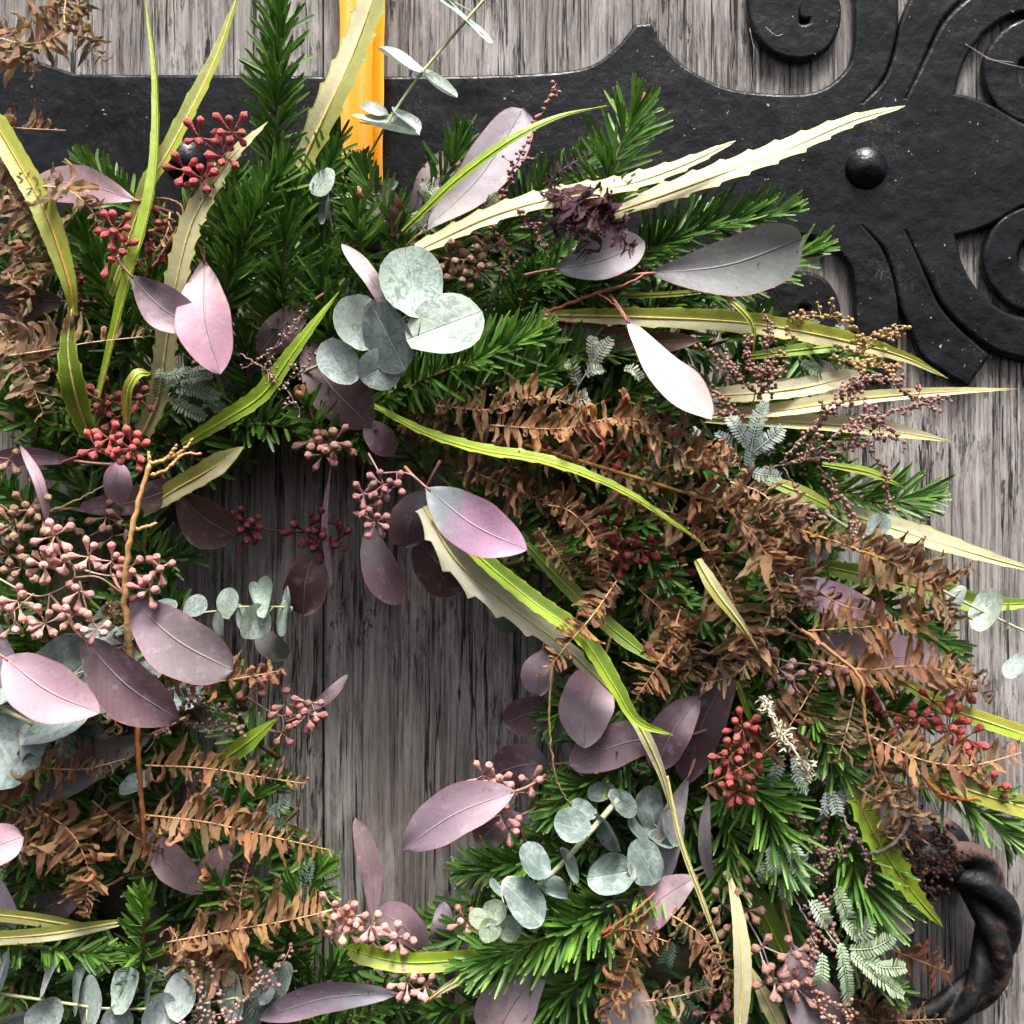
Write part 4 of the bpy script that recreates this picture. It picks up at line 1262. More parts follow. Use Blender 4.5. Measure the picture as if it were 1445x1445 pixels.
    ([(1064, 1030, 8), (1052, 996, 8.2), (1040, 962, 8)], 12, GR, LIME, GR, LIME, "small dark green leaf sliver above the red buds", 10, dict(teeth=.0)),
]:
    toothed_leaf(a[0], a[1], a[2], a[3], a[4], a[5], a[6], up=a[7], **a[8])

# ------------------------------------------------------------------ dusty purple eucalyptus leaves (base, tip, width, depth, colour, tip colour, label)
MAU, DMAU, PINK, GREY, BRN, GLA, DGR = (0.25, 0.185, 0.218), (0.125, 0.08, 0.095), (0.43, 0.275, 0.345), (0.28, 0.26, 0.30), (0.085, 0.05, 0.05), (0.30, 0.34, 0.36), (0.13, 0.125, 0.13)
PALE = (0.56, 0.43, 0.46)
for a in [
    ((193, 283), (46, 256), 62, (8.4, 8.0), (0.36, 0.24, 0.29), MAU, "mauve leaf lying sideways behind the curled fern, upper left", 10),
    ((288, 366), (311, 528), 82, (9.4, 11.6), (0.46, 0.36, 0.37), (0.40, 0.21, 0.28), "bright pink leaf hanging point-down near the red buds, upper left", 10),
    ((184, 388), (273, 463), 66, (10.4, 10.6), DMAU, MAU, "dark mauve cupped leaf touching the bright pink leaf", 0),
    ((92, 425), (-45, 442), 52, (8.2, 8.4), BRN, DMAU, "dark brown leaf at the left edge under the fern", -25),
    ((438, 428), (366, 500), 48, (8.0, 8.6), BRN, DMAU, "dark leaf with red margin left of the silver round leaves", -20),
    ((588, 334), (738, 153), 78, (8.4, 6.6), (0.29, 0.28, 0.30), (0.30, 0.285, 0.30), "large grey-lilac leaf pointing up over the iron strap", 5),
    ((572, 330), (640, 212), 62, (6.6, 6.0), GREY, MAU, "grey leaf tucked behind the large grey-lilac leaf", 0),
    ((783, 380), (909, 340), 72, (8.8, 9.0), GREY, GREY, "pale grey leaf under the dried purple frond", 10),
    ((914, 386), (1132, 336), 96, (9.4, 9.2), (0.24, 0.24, 0.245), (0.165, 0.17, 0.165), "big grey oval leaf with red margin at the right", -8),
    ((884, 450), (1004, 594), 66, (10.4, 12.4), (0.52, 0.46, 0.465), (0.54, 0.48, 0.48), "brilliant white-pink leaf slanting down, right of centre", 35),
    ((602, 688), (744, 776), 84, (11, 12.4), (0.24, 0.27, 0.30), (0.36, 0.20, 0.28), "blue-grey leaf turning pink, hanging over the top of the opening", 6),
    ((768, 450), (988, 480), 40, (6.8, 7.4), BRN, (0.13, 0.075, 0.04), "narrow dark brown leaf under the yellow-olive leaf", -15),
    ((600, 690), (572, 772), 60, (6.4, 6.2), DGR, DMAU, "dark grey leaf hanging behind the mauve bud cluster", -15),
    ((520, 735), (566, 852), 56, (5.8, 5.6), DGR, DMAU, "dusky purple leaf hanging lowest into the opening", 0),
    ((588, 760), (662, 826), 74, (5.0, 4.6), BRN, BRN, "dark brown leaf behind the cream toothed leaf", -20),
    ((690, 835), (735, 888), 52, (4.4, 4.2), DGR, (0.10, 0.12, 0.10), "dark green-grey leaf showing under the cream toothed leaf", -10),
    ((447, 772), (428, 868), 62, (5.2, 5.0), BRN, BRN, "dark brown leaf hanging alone in the opening", -20),
    ((246, 690), (333, 758), 76, (6.4, 6.0), BRN, BRN, "broad dark leaf at the upper left rim of the opening", -20),
    ((96, 718), (262, 682), 42, (6.6, 6.8), DMAU, BRN, "dark mauve leaf with a long pale stem, left of the opening", -10),
    ((112, 651), (-30, 652), 28, (9.0, 9.0), DMAU, DMAU, "narrow dark leaf at the end of a red stem, left edge", -10),
    ((166, 650), (170, 712), 42, (9.4, 9.2), PINK, MAU, "small folded pinkish leaf under the red buds, left", 10),
    ((68, 742), (28, 628), 14, (9.6, 9.8), MAU, PINK, "slim mauve leaf seen edge-on above the pink buds, left", 30),
    ((182, 843), (329, 946), 92, (10, 11), MAU, MAU, "grey-purple leaf beside the bare tan twig, left", 8),
    ((116, 900), (253, 1016), 92, (10.6, 11.2), DMAU, DMAU, "dark plum leaf below the pink buds, left", -8),
    ((6, 928), (141, 1006), 84, (11.6, 12.6), (0.38, 0.28, 0.32), (0.37, 0.235, 0.30), "pale pink leaf shining over the silver leaf, left edge", 22),
    ((-60, 1196), (33, 1180), 62, (12, 12.2), PALE, PINK, "pale pink leaf tip cut by the left edge", 25),
    ((218, 1034), (46, 1140), 54, (8.6, 8.6), DGR, DGR, "dark grey leaf behind the rust-brown stem, lower left", -5),
    ((-8, 868), (34, 984), 46, (9.2, 9.4), DGR, GREY, "dull grey leaf at the left edge above the pale pink one", 0),
    ((205, 1172), (286, 1262), 54, (8.0, 8.2), MAU, MAU, "mauve leaf among the ferns, lower left", 5),
    ((328, 1190), (290, 1258), 48, (7.4, 7.4), DMAU, MAU, "mauve leaf right beside the orange brown buds, lower left", 0),
    ((128, 1258), (28, 1306), 62, (7.4, 7.2), DMAU, DMAU, "dark purple leaf under the curled ferns, lower left", -8),
    ((-30, 1215), (22, 1310), 56, (8, 8), DGR, GREY, "grey leaf at the left edge near the olive leaves", 0),
    ((528, 1302), (502, 1154), 32, (7.4, 6.6), MAU, DMAU, "slender purple leaf standing upright at the foot of the opening", 10),
    ((602, 1342), (533, 1284), 54, (6.4, 6.2), MAU, MAU, "purple leaf behind the small bud cluster at the bottom", 5),
    ((614, 1340), (626, 1272), 34, (5.8, 5.4), DMAU, MAU, "small upright purple leaf at the foot of the opening", 5),
    ((728, 1116), (567, 1200), 74, (9.6, 10.4), MAU, MAU, "large mauve leaf reaching into the opening from the right", 12),
    ((778, 1078), (698, 1092), 66, (5.8, 5.6), DGR, DMAU, "dusky leaf behind the pink buds, right of the opening", -5),
    ((735, 1150), (672, 1190), 52, (6.4, 6.2), MAU, DMAU, "small dusky leaf under the large mauve leaf", 0),
    ((850, 935), (824, 1056), 82, (8.6, 9.8), PINK, MAU, "rosy mauve leaf hanging with rounded end below the ferns", 8),
    ((968, 1036), (803, 1080), 66, (8.4, 8.8), MAU, MAU, "mauve leaf lying level under the glossy green folded leaf", 5),
    ((988, 982), (926, 1086), 62, (8.6, 9.0), MAU, DMAU, "plum leaf to the right of the narrow cream leaf", 0),
    ((1036, 940), (968, 1106), 74, (7.2, 7.6), DMAU, DMAU, "dark plum leaf left of the red buds", -5),
    ((766, 915), (762, 982), 50, (7.0, 7.2), MAU, MAU, "small mauve leaf under the fern's left end", 0),
    ((790, 1000), (712, 1022), 62, (6.0, 5.8), DMAU, DMAU, "dark leaf against the bare wood, right of the opening", -10),
    ((988, 1234), (890, 1310), 60, (8.4, 8.8), MAU, PINK, "mauve leaf above the curled rust fern, bottom right", 12),
    ((972, 1094), (938, 1246), 40, (8.0, 8.2), DGR, GREY, "long grey leaf hanging beside the thin cream blade", 0),
    ((1000, 1116), (1003, 1246), 20, (8.8, 8.8), MAU, DGR, "narrow grey-mauve leaf seen edge-on, lower right", 0),
    ((775, 1360), (692, 1475), 92, (8.8, 9.4), GREY, PALE, "pale lilac leaf at the bottom edge, centre", 5),
    ((890, 1360), (900, 1480), 84, (8.2, 8.6), MAU, PALE, "lilac leaf behind the rust fern at the bottom edge", 5),
    ((1118, 1332), (1172, 1475), 82, (8.6, 9.6), MAU, MAU, "mauve leaf under the bead strings at the bottom edge", 8),
    ((562, 1402), (366, 1438), 50, (8.8, 9.0), GREY, MAU, "long grey-mauve leaf lying along the bottom edge", 0),
    ((1112, 812), (1245, 862), 52, (8.2, 8.4), GREY, PINK, "pink leaf crossed by fern claws at the right", 18),
    ((1140, 902), (1328, 926), 62, (7.8, 7.8), GREY, PINK, "long pink leaf behind the lower fern claws, right", 18),
    ((432, 1004), (491, 951), 18, (6.2, 5.8), MAU, DMAU, "tiny slim mauve leaf over the bare wood, left of the opening", 15),
    ((425, 480), (524, 602), 84, (7.6, 7.8), DMAU, DMAU, "dark purple leaf behind the lowest silver round leaves", -5),
    ((516, 590), (556, 642), 44, (7.4, 7.6), BRN, DMAU, "small dark red leaf at the start of the lime leaf", 0),
    ((548, 442), (482, 344), 26, (10.6, 10.8), MAU, PALE, "slim mauve leaf edge-on in front of the silver leaves", 20),
    ((530, 262), (566, 332), 54, (8.2, 8.4), BRN, (0.12, 0.05, 0.03), "dark red-brown leaf beside the winter buds, top centre", -10),
    ((468, 650), (468, 828), 10, (5.2, 5.2), PINK, MAU, "thread-thin pinkish leaf hanging down into the opening", 5),
    ((362, 888), (404, 928), 42, (4.4, 4.2), DGR, DGR, "shadowy grey leaf below the small silver sprig", -10),
    ((1210, 1270), (1290, 1312), 32, (5.6, 5.6), DMAU, MAU, "small mauve leaf tip behind the long-needled fir, lower right", 5),
    ((1160, 770), (1120, 820), 44, (6.4, 6.4), DGR, DGR, "grey-green leaf behind the hanging bead strings at right", 0),
]:
    euc_leaf(a[0], a[1], a[2], a[3], a[4], a[5], a[6], up=a[7])

# ------------------------------------------------------------------ silver-dollar eucalyptus
silver_sprig([[(700, -20, 6), (600, 97, 7), (560, 152, 7.6), (508, 240, 8)]],
    [(652, 22, 6.4, 50, 17, -42, 1), (562, 90, 7, 38, 15, -32, 1), (616, 124, 7, 32, 13, -38, 1), (546, 183, 8.2, 50, 19, -14, 1, SILVG), (527, 155, 7.2, 20, 12, -20, 1), (572, 172, 7.4, 26, 11, -42, 1), (615, -12, 6.2, 26, 9, -30, 1)],
    "thin silver eucalyptus sprig leaning over the orange ribbon", sw=4)
silver_sprig([[(420, 530, 8), (500, 490, 9.6), (560, 455, 10.8), (607, 427, 11.6)]],
    [(578, 398, 11.4, 52, 42, 100, 1, (0.38, 0.50, 0.43)), (630, 459, 11.8, 53, 48, 20, 1, (0.42, 0.52, 0.47)), (549, 476, 10.8, 51, 36, 118, -1, SILVD), (502, 455, 10, 41, 31, 100, 1, SILV), (477, 514, 9.4, 34, 28, 120, 1, SILV), (536, 520, 10, 33, 29, 30, -1, SILV)],
    "silver-green sprig with large round leaves, top centre", sw=4.5)
silver_sprig([[(250, 868, 8), (300, 863, 8.6), (350, 856, 9), (412, 857, 9.4)]],
    [(322, 850, 9, 21, 17, 80, 1, SILVG), (310, 879, 8.8, 19, 11, 100, -1), (357, 877, 9.2, 27, 18, 75, -1, SILVG), (381, 843, 9.4, 28, 16, 80, 1, SILVG), (400, 874, 9.4, 24, 11, 85, 1, SILVG), (410, 848, 9.2, 22, 7, 90, 1), (276, 855, 8.4, 18, 16, 40, 1), (340, 872, 8.8, 18, 5, 100, 1), (356, 838, 9, 17, 5, 105, 1), (232, 858, 8, 17, 13, 20, 1, SILVD)],
    "small sprig of round silver-green leaves over the bare wood, left", sw=3)
silver_sprig([[(-30, 978, 9.6), (10, 1003, 10.2), (46, 1022, 10.6)]],
    [(86, 1010, 10.2, 60, 34, 28, 1, (0.40, 0.47, 0.47)), (4, 1052, 10, 62, 46, -60, 1, (0.37, 0.45, 0.45)), (0, 968, 9.6, 48, 26, 30, 1, SILV)],
    "big crumpled silver leaf pair with a cut stem end, left edge", scol=(0.46, 0.47, 0.25), sw=7)
silver_sprig([[(-30, 1398, 9), (80, 1414, 9.6), (160, 1424, 10), (260, 1420, 10), (350, 1405, 9.6)]],
    [(8, 1382, 9.6, 38, 15, 70, 1, (0.40, 0.48, 0.46)), (72, 1376, 9.6, 32, 11, 62, 1, (0.40, 0.48, 0.46)), (64, 1430, 9.6, 28, 24, 60, -1, (0.38, 0.46, 0.44)), (112, 1398, 9.2, 34, 14, 78, 1, SILV), (127, 1416, 10, 40, 24, 82, 1, (0.40, 0.48, 0.46)), (181, 1397, 10, 33, 21, 60, 1, (0.40, 0.48, 0.46)), (163, 1440, 9.8, 25, 19, 80, -1, (0.38, 0.46, 0.44)), (212, 1398, 9.6, 29, 10, 76, 1, SILV), (222, 1430, 10.2, 32, 22, 80, -1, (0.38, 0.46, 0.44)), (261, 1403, 10.2, 33, 25, 75, 1, (0.40, 0.48, 0.46)), (292, 1415, 9.2, 38, 18, 85, 1, SILV), (330, 1402, 9.4, 35, 25, 88, 1, SILV), (20, 1440, 9.2, 30, 22, 30, -1, (0.38, 0.46, 0.44)), (376, 1390, 8.8, 25, 20, 60, 1, SILV)],
    "long sprig of paired silver leaves along the bottom left edge", sw=4)
silver_sprig([[(872, 1128, 9.2), (838, 1168, 10.0), (782, 1230, 10.5), (712, 1284, 10.9)]],
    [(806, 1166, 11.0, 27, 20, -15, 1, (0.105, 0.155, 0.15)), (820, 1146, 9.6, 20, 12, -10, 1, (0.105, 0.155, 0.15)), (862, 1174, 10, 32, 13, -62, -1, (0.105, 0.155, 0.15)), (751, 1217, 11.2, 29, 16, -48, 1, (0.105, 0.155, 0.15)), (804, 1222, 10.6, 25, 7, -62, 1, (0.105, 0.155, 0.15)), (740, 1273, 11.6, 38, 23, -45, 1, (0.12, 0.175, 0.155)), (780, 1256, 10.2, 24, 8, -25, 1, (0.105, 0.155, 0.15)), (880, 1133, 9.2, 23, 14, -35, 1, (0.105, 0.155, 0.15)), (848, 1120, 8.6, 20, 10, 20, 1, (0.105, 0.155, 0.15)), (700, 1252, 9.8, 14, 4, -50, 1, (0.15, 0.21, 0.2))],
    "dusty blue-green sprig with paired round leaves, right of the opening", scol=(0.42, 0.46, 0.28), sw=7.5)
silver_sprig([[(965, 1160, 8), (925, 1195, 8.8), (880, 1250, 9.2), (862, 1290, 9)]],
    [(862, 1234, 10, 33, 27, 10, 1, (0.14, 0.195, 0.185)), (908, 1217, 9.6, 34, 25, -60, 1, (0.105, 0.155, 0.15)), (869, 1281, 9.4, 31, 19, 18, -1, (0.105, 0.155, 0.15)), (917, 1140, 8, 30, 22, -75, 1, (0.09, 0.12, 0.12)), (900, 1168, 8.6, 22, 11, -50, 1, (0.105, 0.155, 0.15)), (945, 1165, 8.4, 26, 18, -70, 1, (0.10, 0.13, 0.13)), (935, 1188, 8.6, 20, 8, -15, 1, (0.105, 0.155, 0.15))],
    "dark silver sprig with rounded leaves beside the long grey leaf, lower right", sw=4.5)
silver_sprig([[(715, 1285, 10.6), (704, 1296, 11), (692, 1302, 11.2)]],
    [(677, 1296, 11.4, 16, 14, 170, 1, (0.36, 0.48, 0.27)), (699, 1286, 11.2, 19, 16, 60, 1, (0.34, 0.46, 0.26)), (690, 1312, 11.4, 18, 15, -80, 1, (0.37, 0.49, 0.28)), (718, 1310, 11, 20, 17, -40, 1, (0.33, 0.45, 0.26))],
    "rosette of four small pale green round leaves, bottom of the opening", sw=3)
silver_sprig([[(1155, 718, 8), (1235, 770, 8.6), (1335, 836, 8.6), (1475, 905, 7.8)]],
    [(1240, 740, 8.8, 19, 15, 50, 1, SILV), (1243, 768, 9, 20, 12, 30, -1, SILV), (1263, 778, 8.8, 15, 8, 80, 1), (1292, 786, 8.4, 19, 5, 45, 1), (1346, 850, 8.6, 24, 7, 60, 1), (1398, 864, 8.6, 31, 12, 62, 1, SILVG), (1320, 806, 8.2, 15, 5, 70, 1), (1442, 942, 7.8, 26, 5, 45, 1), (1420, 872, 8, 22, 5, 80, -1)],
    "thin pale sprig with small silver leaves at the right edge", scol=(0.46, 0.5, 0.32), sw=4)
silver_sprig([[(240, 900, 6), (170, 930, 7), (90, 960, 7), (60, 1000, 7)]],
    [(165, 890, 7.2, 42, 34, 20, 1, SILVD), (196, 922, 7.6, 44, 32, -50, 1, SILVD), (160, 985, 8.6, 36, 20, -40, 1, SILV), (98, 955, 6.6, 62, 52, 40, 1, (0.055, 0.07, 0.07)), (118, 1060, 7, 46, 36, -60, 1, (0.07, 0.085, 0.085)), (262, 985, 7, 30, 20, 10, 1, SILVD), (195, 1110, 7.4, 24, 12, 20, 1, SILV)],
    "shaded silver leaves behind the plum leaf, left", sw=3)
silver_sprig([[(470, 330, 8), (462, 290, 8.8), (455, 258, 9)]],
    [(455, 258, 9.2, 21, 18, 60, 1, SILVG), (464, 292, 8.8, 24, 10, 85, 1, SILVD), (550, 265, 8.4, 15, 11, 40, 1, SILVD)],
    "pair of small pale round leaves left of the winter buds, top", sw=3)
silver_sprig([[(300, 1420, 8), (340, 1380, 8.4), (420, 1370, 8)]],
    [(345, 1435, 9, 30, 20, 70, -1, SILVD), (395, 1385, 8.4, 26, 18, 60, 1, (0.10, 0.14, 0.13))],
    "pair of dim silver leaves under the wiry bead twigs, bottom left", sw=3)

# ------------------------------------------------------------------ bud clusters
RED, PNK, TANB, DRED, MPNK = (0.64, 0.115, 0.108), (0.82, 0.42, 0.36), (0.40, 0.24, 0.16), (0.20, 0.03, 0.04), (0.42, 0.185, 0.175)
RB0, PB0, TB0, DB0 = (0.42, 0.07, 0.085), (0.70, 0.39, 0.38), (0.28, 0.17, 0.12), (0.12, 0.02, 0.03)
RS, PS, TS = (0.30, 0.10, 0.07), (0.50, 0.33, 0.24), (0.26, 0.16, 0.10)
for u, s, c, b, sc, lab, d, kw in [
    ([(282, 194, 5, 24), (328, 187, 8, 26), (317, 222, 5, 22), (262, 241, 6, 24), (288, 253, 7, 24)], [[(258, 330, 8.6), (262, 290, 9.4), (290, 245, 10), (318, 205, 10.2)]], RED, RB0, RS, "red bud cluster highest on the left, over the iron strap", 10.2, {}),
    ([(163, 325, 9, 26), (170, 350, 4, 20), (152, 372, 1, 12)], [[(205, 385, 9), (180, 350, 9.8), (164, 328, 10)]], RED, RB0, RS, "red bud cluster left of the thin upright green leaf", 10.2, {}),
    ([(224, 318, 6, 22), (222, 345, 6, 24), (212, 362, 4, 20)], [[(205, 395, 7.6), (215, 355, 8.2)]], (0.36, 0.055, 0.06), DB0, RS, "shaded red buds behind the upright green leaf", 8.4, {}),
    ([(136, 632, 5, 22), (154, 618, 5, 22), (188, 634, 13, 30)], [[(80, 655, 9), (125, 640, 9.8), (190, 632, 10.2)]], RED, RB0, (0.34, 0.08, 0.07), "tight red bud cluster at the end of a dark stem, left", 10.4, {}),
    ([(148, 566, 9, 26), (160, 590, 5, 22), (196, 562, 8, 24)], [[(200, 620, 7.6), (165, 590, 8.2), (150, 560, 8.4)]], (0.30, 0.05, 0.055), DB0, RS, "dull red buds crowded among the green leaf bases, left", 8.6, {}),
    ([(77, 756, 8, 28), (64, 798, 9, 30), (91, 792, 7, 26), (125, 786, 5, 24), (112, 834, 5, 24), (104, 868, 4, 22), (64, 880, 9, 30), (25, 848, 7, 26), (137, 888, 6, 24), (20, 880, 3, 20)],
     [[(-20, 806, 10), (40, 838, 10.6), (70, 838, 11), (105, 815, 11), (95, 785, 11)], [(105, 815, 11), (140, 815, 11), (178, 842, 10.4)], [(70, 838, 11), (95, 868, 11.2), (118, 900, 10.8)], [(70, 838, 11), (66, 875, 11.4)], [(48, 838, 11), (20, 862, 11)], [(112, 820, 11), (125, 868, 11), (137, 885, 11)]], PNK, PB0, PS, "large salmon pink bud cluster with pale branching stems, left", 11.4, dict(size=(20, 12.5))),
    ([(158, 792, 5, 24), (185, 800, 6, 26), (226, 800, 6, 26), (210, 832, 6, 24)], [[(105, 800, 10), (150, 812, 10.4), (215, 812, 10.4)]], (0.72, 0.31, 0.29), PB0, PS, "pink buds spreading right towards the bare twig, left", 10.6, dict(size=(20, 12.5))),
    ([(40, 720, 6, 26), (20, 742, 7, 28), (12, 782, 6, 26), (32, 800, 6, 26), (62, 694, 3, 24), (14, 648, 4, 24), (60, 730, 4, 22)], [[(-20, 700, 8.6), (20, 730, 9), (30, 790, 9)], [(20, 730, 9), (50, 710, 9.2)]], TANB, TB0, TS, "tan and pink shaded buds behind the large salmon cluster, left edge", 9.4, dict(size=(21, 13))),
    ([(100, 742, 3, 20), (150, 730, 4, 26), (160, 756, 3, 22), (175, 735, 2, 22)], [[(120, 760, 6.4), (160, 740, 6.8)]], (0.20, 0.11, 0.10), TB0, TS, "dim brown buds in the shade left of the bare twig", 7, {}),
    ([(540, 684, 6, 22), (513, 697, 5, 22), (562, 684, 4, 20), (518, 715, 3, 20), (531, 736, 9, 22)], [[(520, 640, 9), (535, 668, 10), (540, 690, 10.4), (530, 730, 10.6)], [(535, 668, 10), (575, 668, 10.8), (604, 690, 11)]], MPNK, (0.34, 0.19, 0.22), (0.32, 0.16, 0.18), "dusty pink bud cluster hanging at the top of the opening", 10.6, dict(size=(19, 11.5))),
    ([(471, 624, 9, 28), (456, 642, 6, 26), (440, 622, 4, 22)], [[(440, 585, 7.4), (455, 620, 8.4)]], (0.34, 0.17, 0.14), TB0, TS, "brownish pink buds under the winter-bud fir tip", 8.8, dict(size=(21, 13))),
    ([(350, 750, 10, 26), (346, 735, 5, 22), (430, 750, 6, 24), (455, 738, 5, 22), (456, 768, 7, 24), (478, 762, 5, 22)], [[(325, 720, 4.4), (370, 745, 5), (430, 752, 5), (475, 760, 5)]], DRED, DB0, (0.10, 0.03, 0.03), "dark crimson buds on a twig across the opening", 5, dict(size=(19, 12))),
    ([(637, 362, 8, 26), (672, 374, 9, 26), (654, 394, 5, 22), (690, 350, 4, 20)], [[(600, 360, 8.4), (640, 366, 9.2), (690, 368, 9.4)]], TANB, TB0, (0.26, 0.14, 0.10), "tan bud cluster above the largest round silver leaf", 9.8, dict(size=(19, 12.5))),
    ([(877, 786, 10, 28), (941, 764, 6, 26), (957, 802, 3, 22), (833, 730, 5, 24), (857, 744, 5, 24), (905, 775, 5, 26)], [[(860, 880, 7.6), (862, 810, 8.6), (880, 785, 9)], [(880, 785, 9), (940, 770, 9.2)]], (0.34, 0.045, 0.045), DB0, (0.26, 0.07, 0.05), "dark red buds glowing between the brown ferns", 9.2, {}),
    ([(858, 652, 4, 22), (902, 644, 3, 20)], [[(870, 690, 9), (875, 660, 9.6)]], RED, RB0, RS, "few red buds poking through the upper fern mass", 10, {}),
    ([(1098, 943, 5, 24), (1114, 958, 5, 24), (1170, 944, 7, 24), (1062, 925, 4, 22)], [[(1080, 900, 8.4), (1100, 930, 9), (1165, 940, 9.2)]], (0.32, 0.15, 0.16), (0.26, 0.17, 0.18), (0.26, 0.16, 0.16), "mauve-pink buds under the lower fern claws, right", 9.4, dict(size=(22, 13.5))),
    ([(1048, 1028, 10, 26), (1027, 1070, 8, 26), (1075, 1056, 6, 24), (1040, 1116, 8, 24), (1036, 1090, 4, 20)], [[(1008, 1110, 8.6), (1010, 1070, 9.4), (1030, 1055, 9.8), (1048, 1035, 10)], [(1030, 1055, 9.8), (1040, 1112, 10)]], (0.50, 0.11, 0.085), RB0, RS, "red bud cluster left of the white dried flower spike", 10.2, {}),
    ([(1281, 1018, 8, 28), (1316, 990, 6, 26), (1340, 1026, 11, 30), (1362, 1042, 7, 26), (1357, 972, 5, 24)], [[(1240, 1000, 7.6), (1290, 1015, 8.2), (1350, 1030, 8.4)]], RED, RB0, RS, "bright red bud cluster at the right edge of the wreath", 8.6, dict(size=(22, 13))),
    ([(1367, 1082, 6, 26), (1400, 1110, 6, 24), (1330, 1090, 3, 22)], [[(1320, 1080, 7.6), (1365, 1085, 8), (1395, 1105, 8)]], RED, RB0, RS, "red buds hanging under the fern at the right edge", 8.2, {}),
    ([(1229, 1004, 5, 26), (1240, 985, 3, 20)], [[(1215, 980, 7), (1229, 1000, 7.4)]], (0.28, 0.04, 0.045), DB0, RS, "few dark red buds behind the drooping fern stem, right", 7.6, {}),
    ([(682, 1094, 5, 22), (701, 1100, 6, 24), (748, 1102, 4, 22), (706, 1150, 4, 22), (718, 1170, 4, 22)], [[(765, 1120, 7.4), (730, 1118, 8), (695, 1108, 8)], [(730, 1118, 8), (712, 1160, 8)]], PNK, PB0, (0.26, 0.13, 0.10), "pink buds around the base of the large mauve leaf, right of opening", 8.4, dict(size=(19, 12))),
    ([(471, 1281, 6, 24), (498, 1292, 8, 26), (485, 1312, 5, 24), (523, 1306, 6, 24)], [[(540, 1345, 8), (510, 1315, 8.6), (475, 1285, 8.8)]], PNK, PB0, (0.42, 0.26, 0.24), "pink bud cluster at the tip of the curled fern, bottom", 9, dict(size=(19, 12))),
    ([(560, 1322, 9, 26)], [[(570, 1350, 8), (561, 1326, 8.6)]], PNK, PB0, (0.42, 0.26, 0.24), "single pink bud head in front of the purple leaf, bottom", 9, dict(size=(19, 12))),
    ([(575, 1385, 8, 26), (600, 1392, 5, 24)], [[(640, 1400, 8), (600, 1388, 8.6), (575, 1380, 8.8)]], PNK, PB0, (0.42, 0.26, 0.24), "pink buds under the pale green leaf at the bottom", 9, dict(size=(19, 12))),
    ([(658, 1300, 6, 22)], [[(690, 1330, 8), (660, 1305, 8.4)]], PNK, PB0, RS, "little pink bud head beside the pale green rosette", 8.8, dict(size=(18, 11.5))),
    ([(1018, 1276, 4, 24), (1056, 1284, 6, 26), (1034, 1302, 4, 24), (1040, 1240, 7, 28)], [[(1040, 1210, 7.6), (1035, 1265, 8.2), (1050, 1300, 8.4)]], TANB, TB0, (0.26, 0.2, 0.19), "tan buds either side of the white hanging leaf", 8.8, dict(size=(20, 13))),
    ([(1072, 1341, 4, 24), (1093, 1386, 8, 28), (1122, 1391, 6, 26), (1116, 1345, 6, 26)], [[(1056, 1300, 8), (1075, 1335, 9), (1090, 1380, 9.4)], [(1075, 1335, 9), (1115, 1352, 9.4)], [(1090, 1380, 9.4), (1120, 1390, 9.4)]], (0.42, 0.21, 0.165), (0.40, 0.25, 0.24), (0.34, 0.26, 0.28), "pinkish tan buds on pale stems over the mauve leaf, bottom right", 9.6, dict(size=(23, 14))),
    ([(1002, 1428, 6, 28), (1027, 1430, 4, 26), (1020, 1395, 3, 20)], [[(1030, 1400, 8), (1012, 1425, 8.6)]], (0.38, 0.18, 0.14), PB0, RS, "pinkish buds at the bottom edge left of the white leaf", 8.8, dict(size=(21, 13))),
    ([(434, 1008, 7, 28), (403, 994, 5, 24), (398, 1034, 4, 22), (440, 992, 4, 22)], [[(350, 985, 6.4), (395, 1010, 7), (440, 1005, 7.2)]], (0.42, 0.17, 0.155), PB0, (0.3, 0.2, 0.14), "pink buds reaching into the opening from the left", 7.4, dict(size=(18, 12))),
    ([(380, 958, 6, 26), (350, 965, 4, 22)], [[(340, 990, 6.4), (375, 965, 7)]], (0.34, 0.12, 0.11), TB0, RS, "dusky pink buds above the fern, left of the opening", 7.2, dict(size=(18, 12))),
]:
    bud_cluster(u, s, c, b, sc, lab, d=d, **kw)

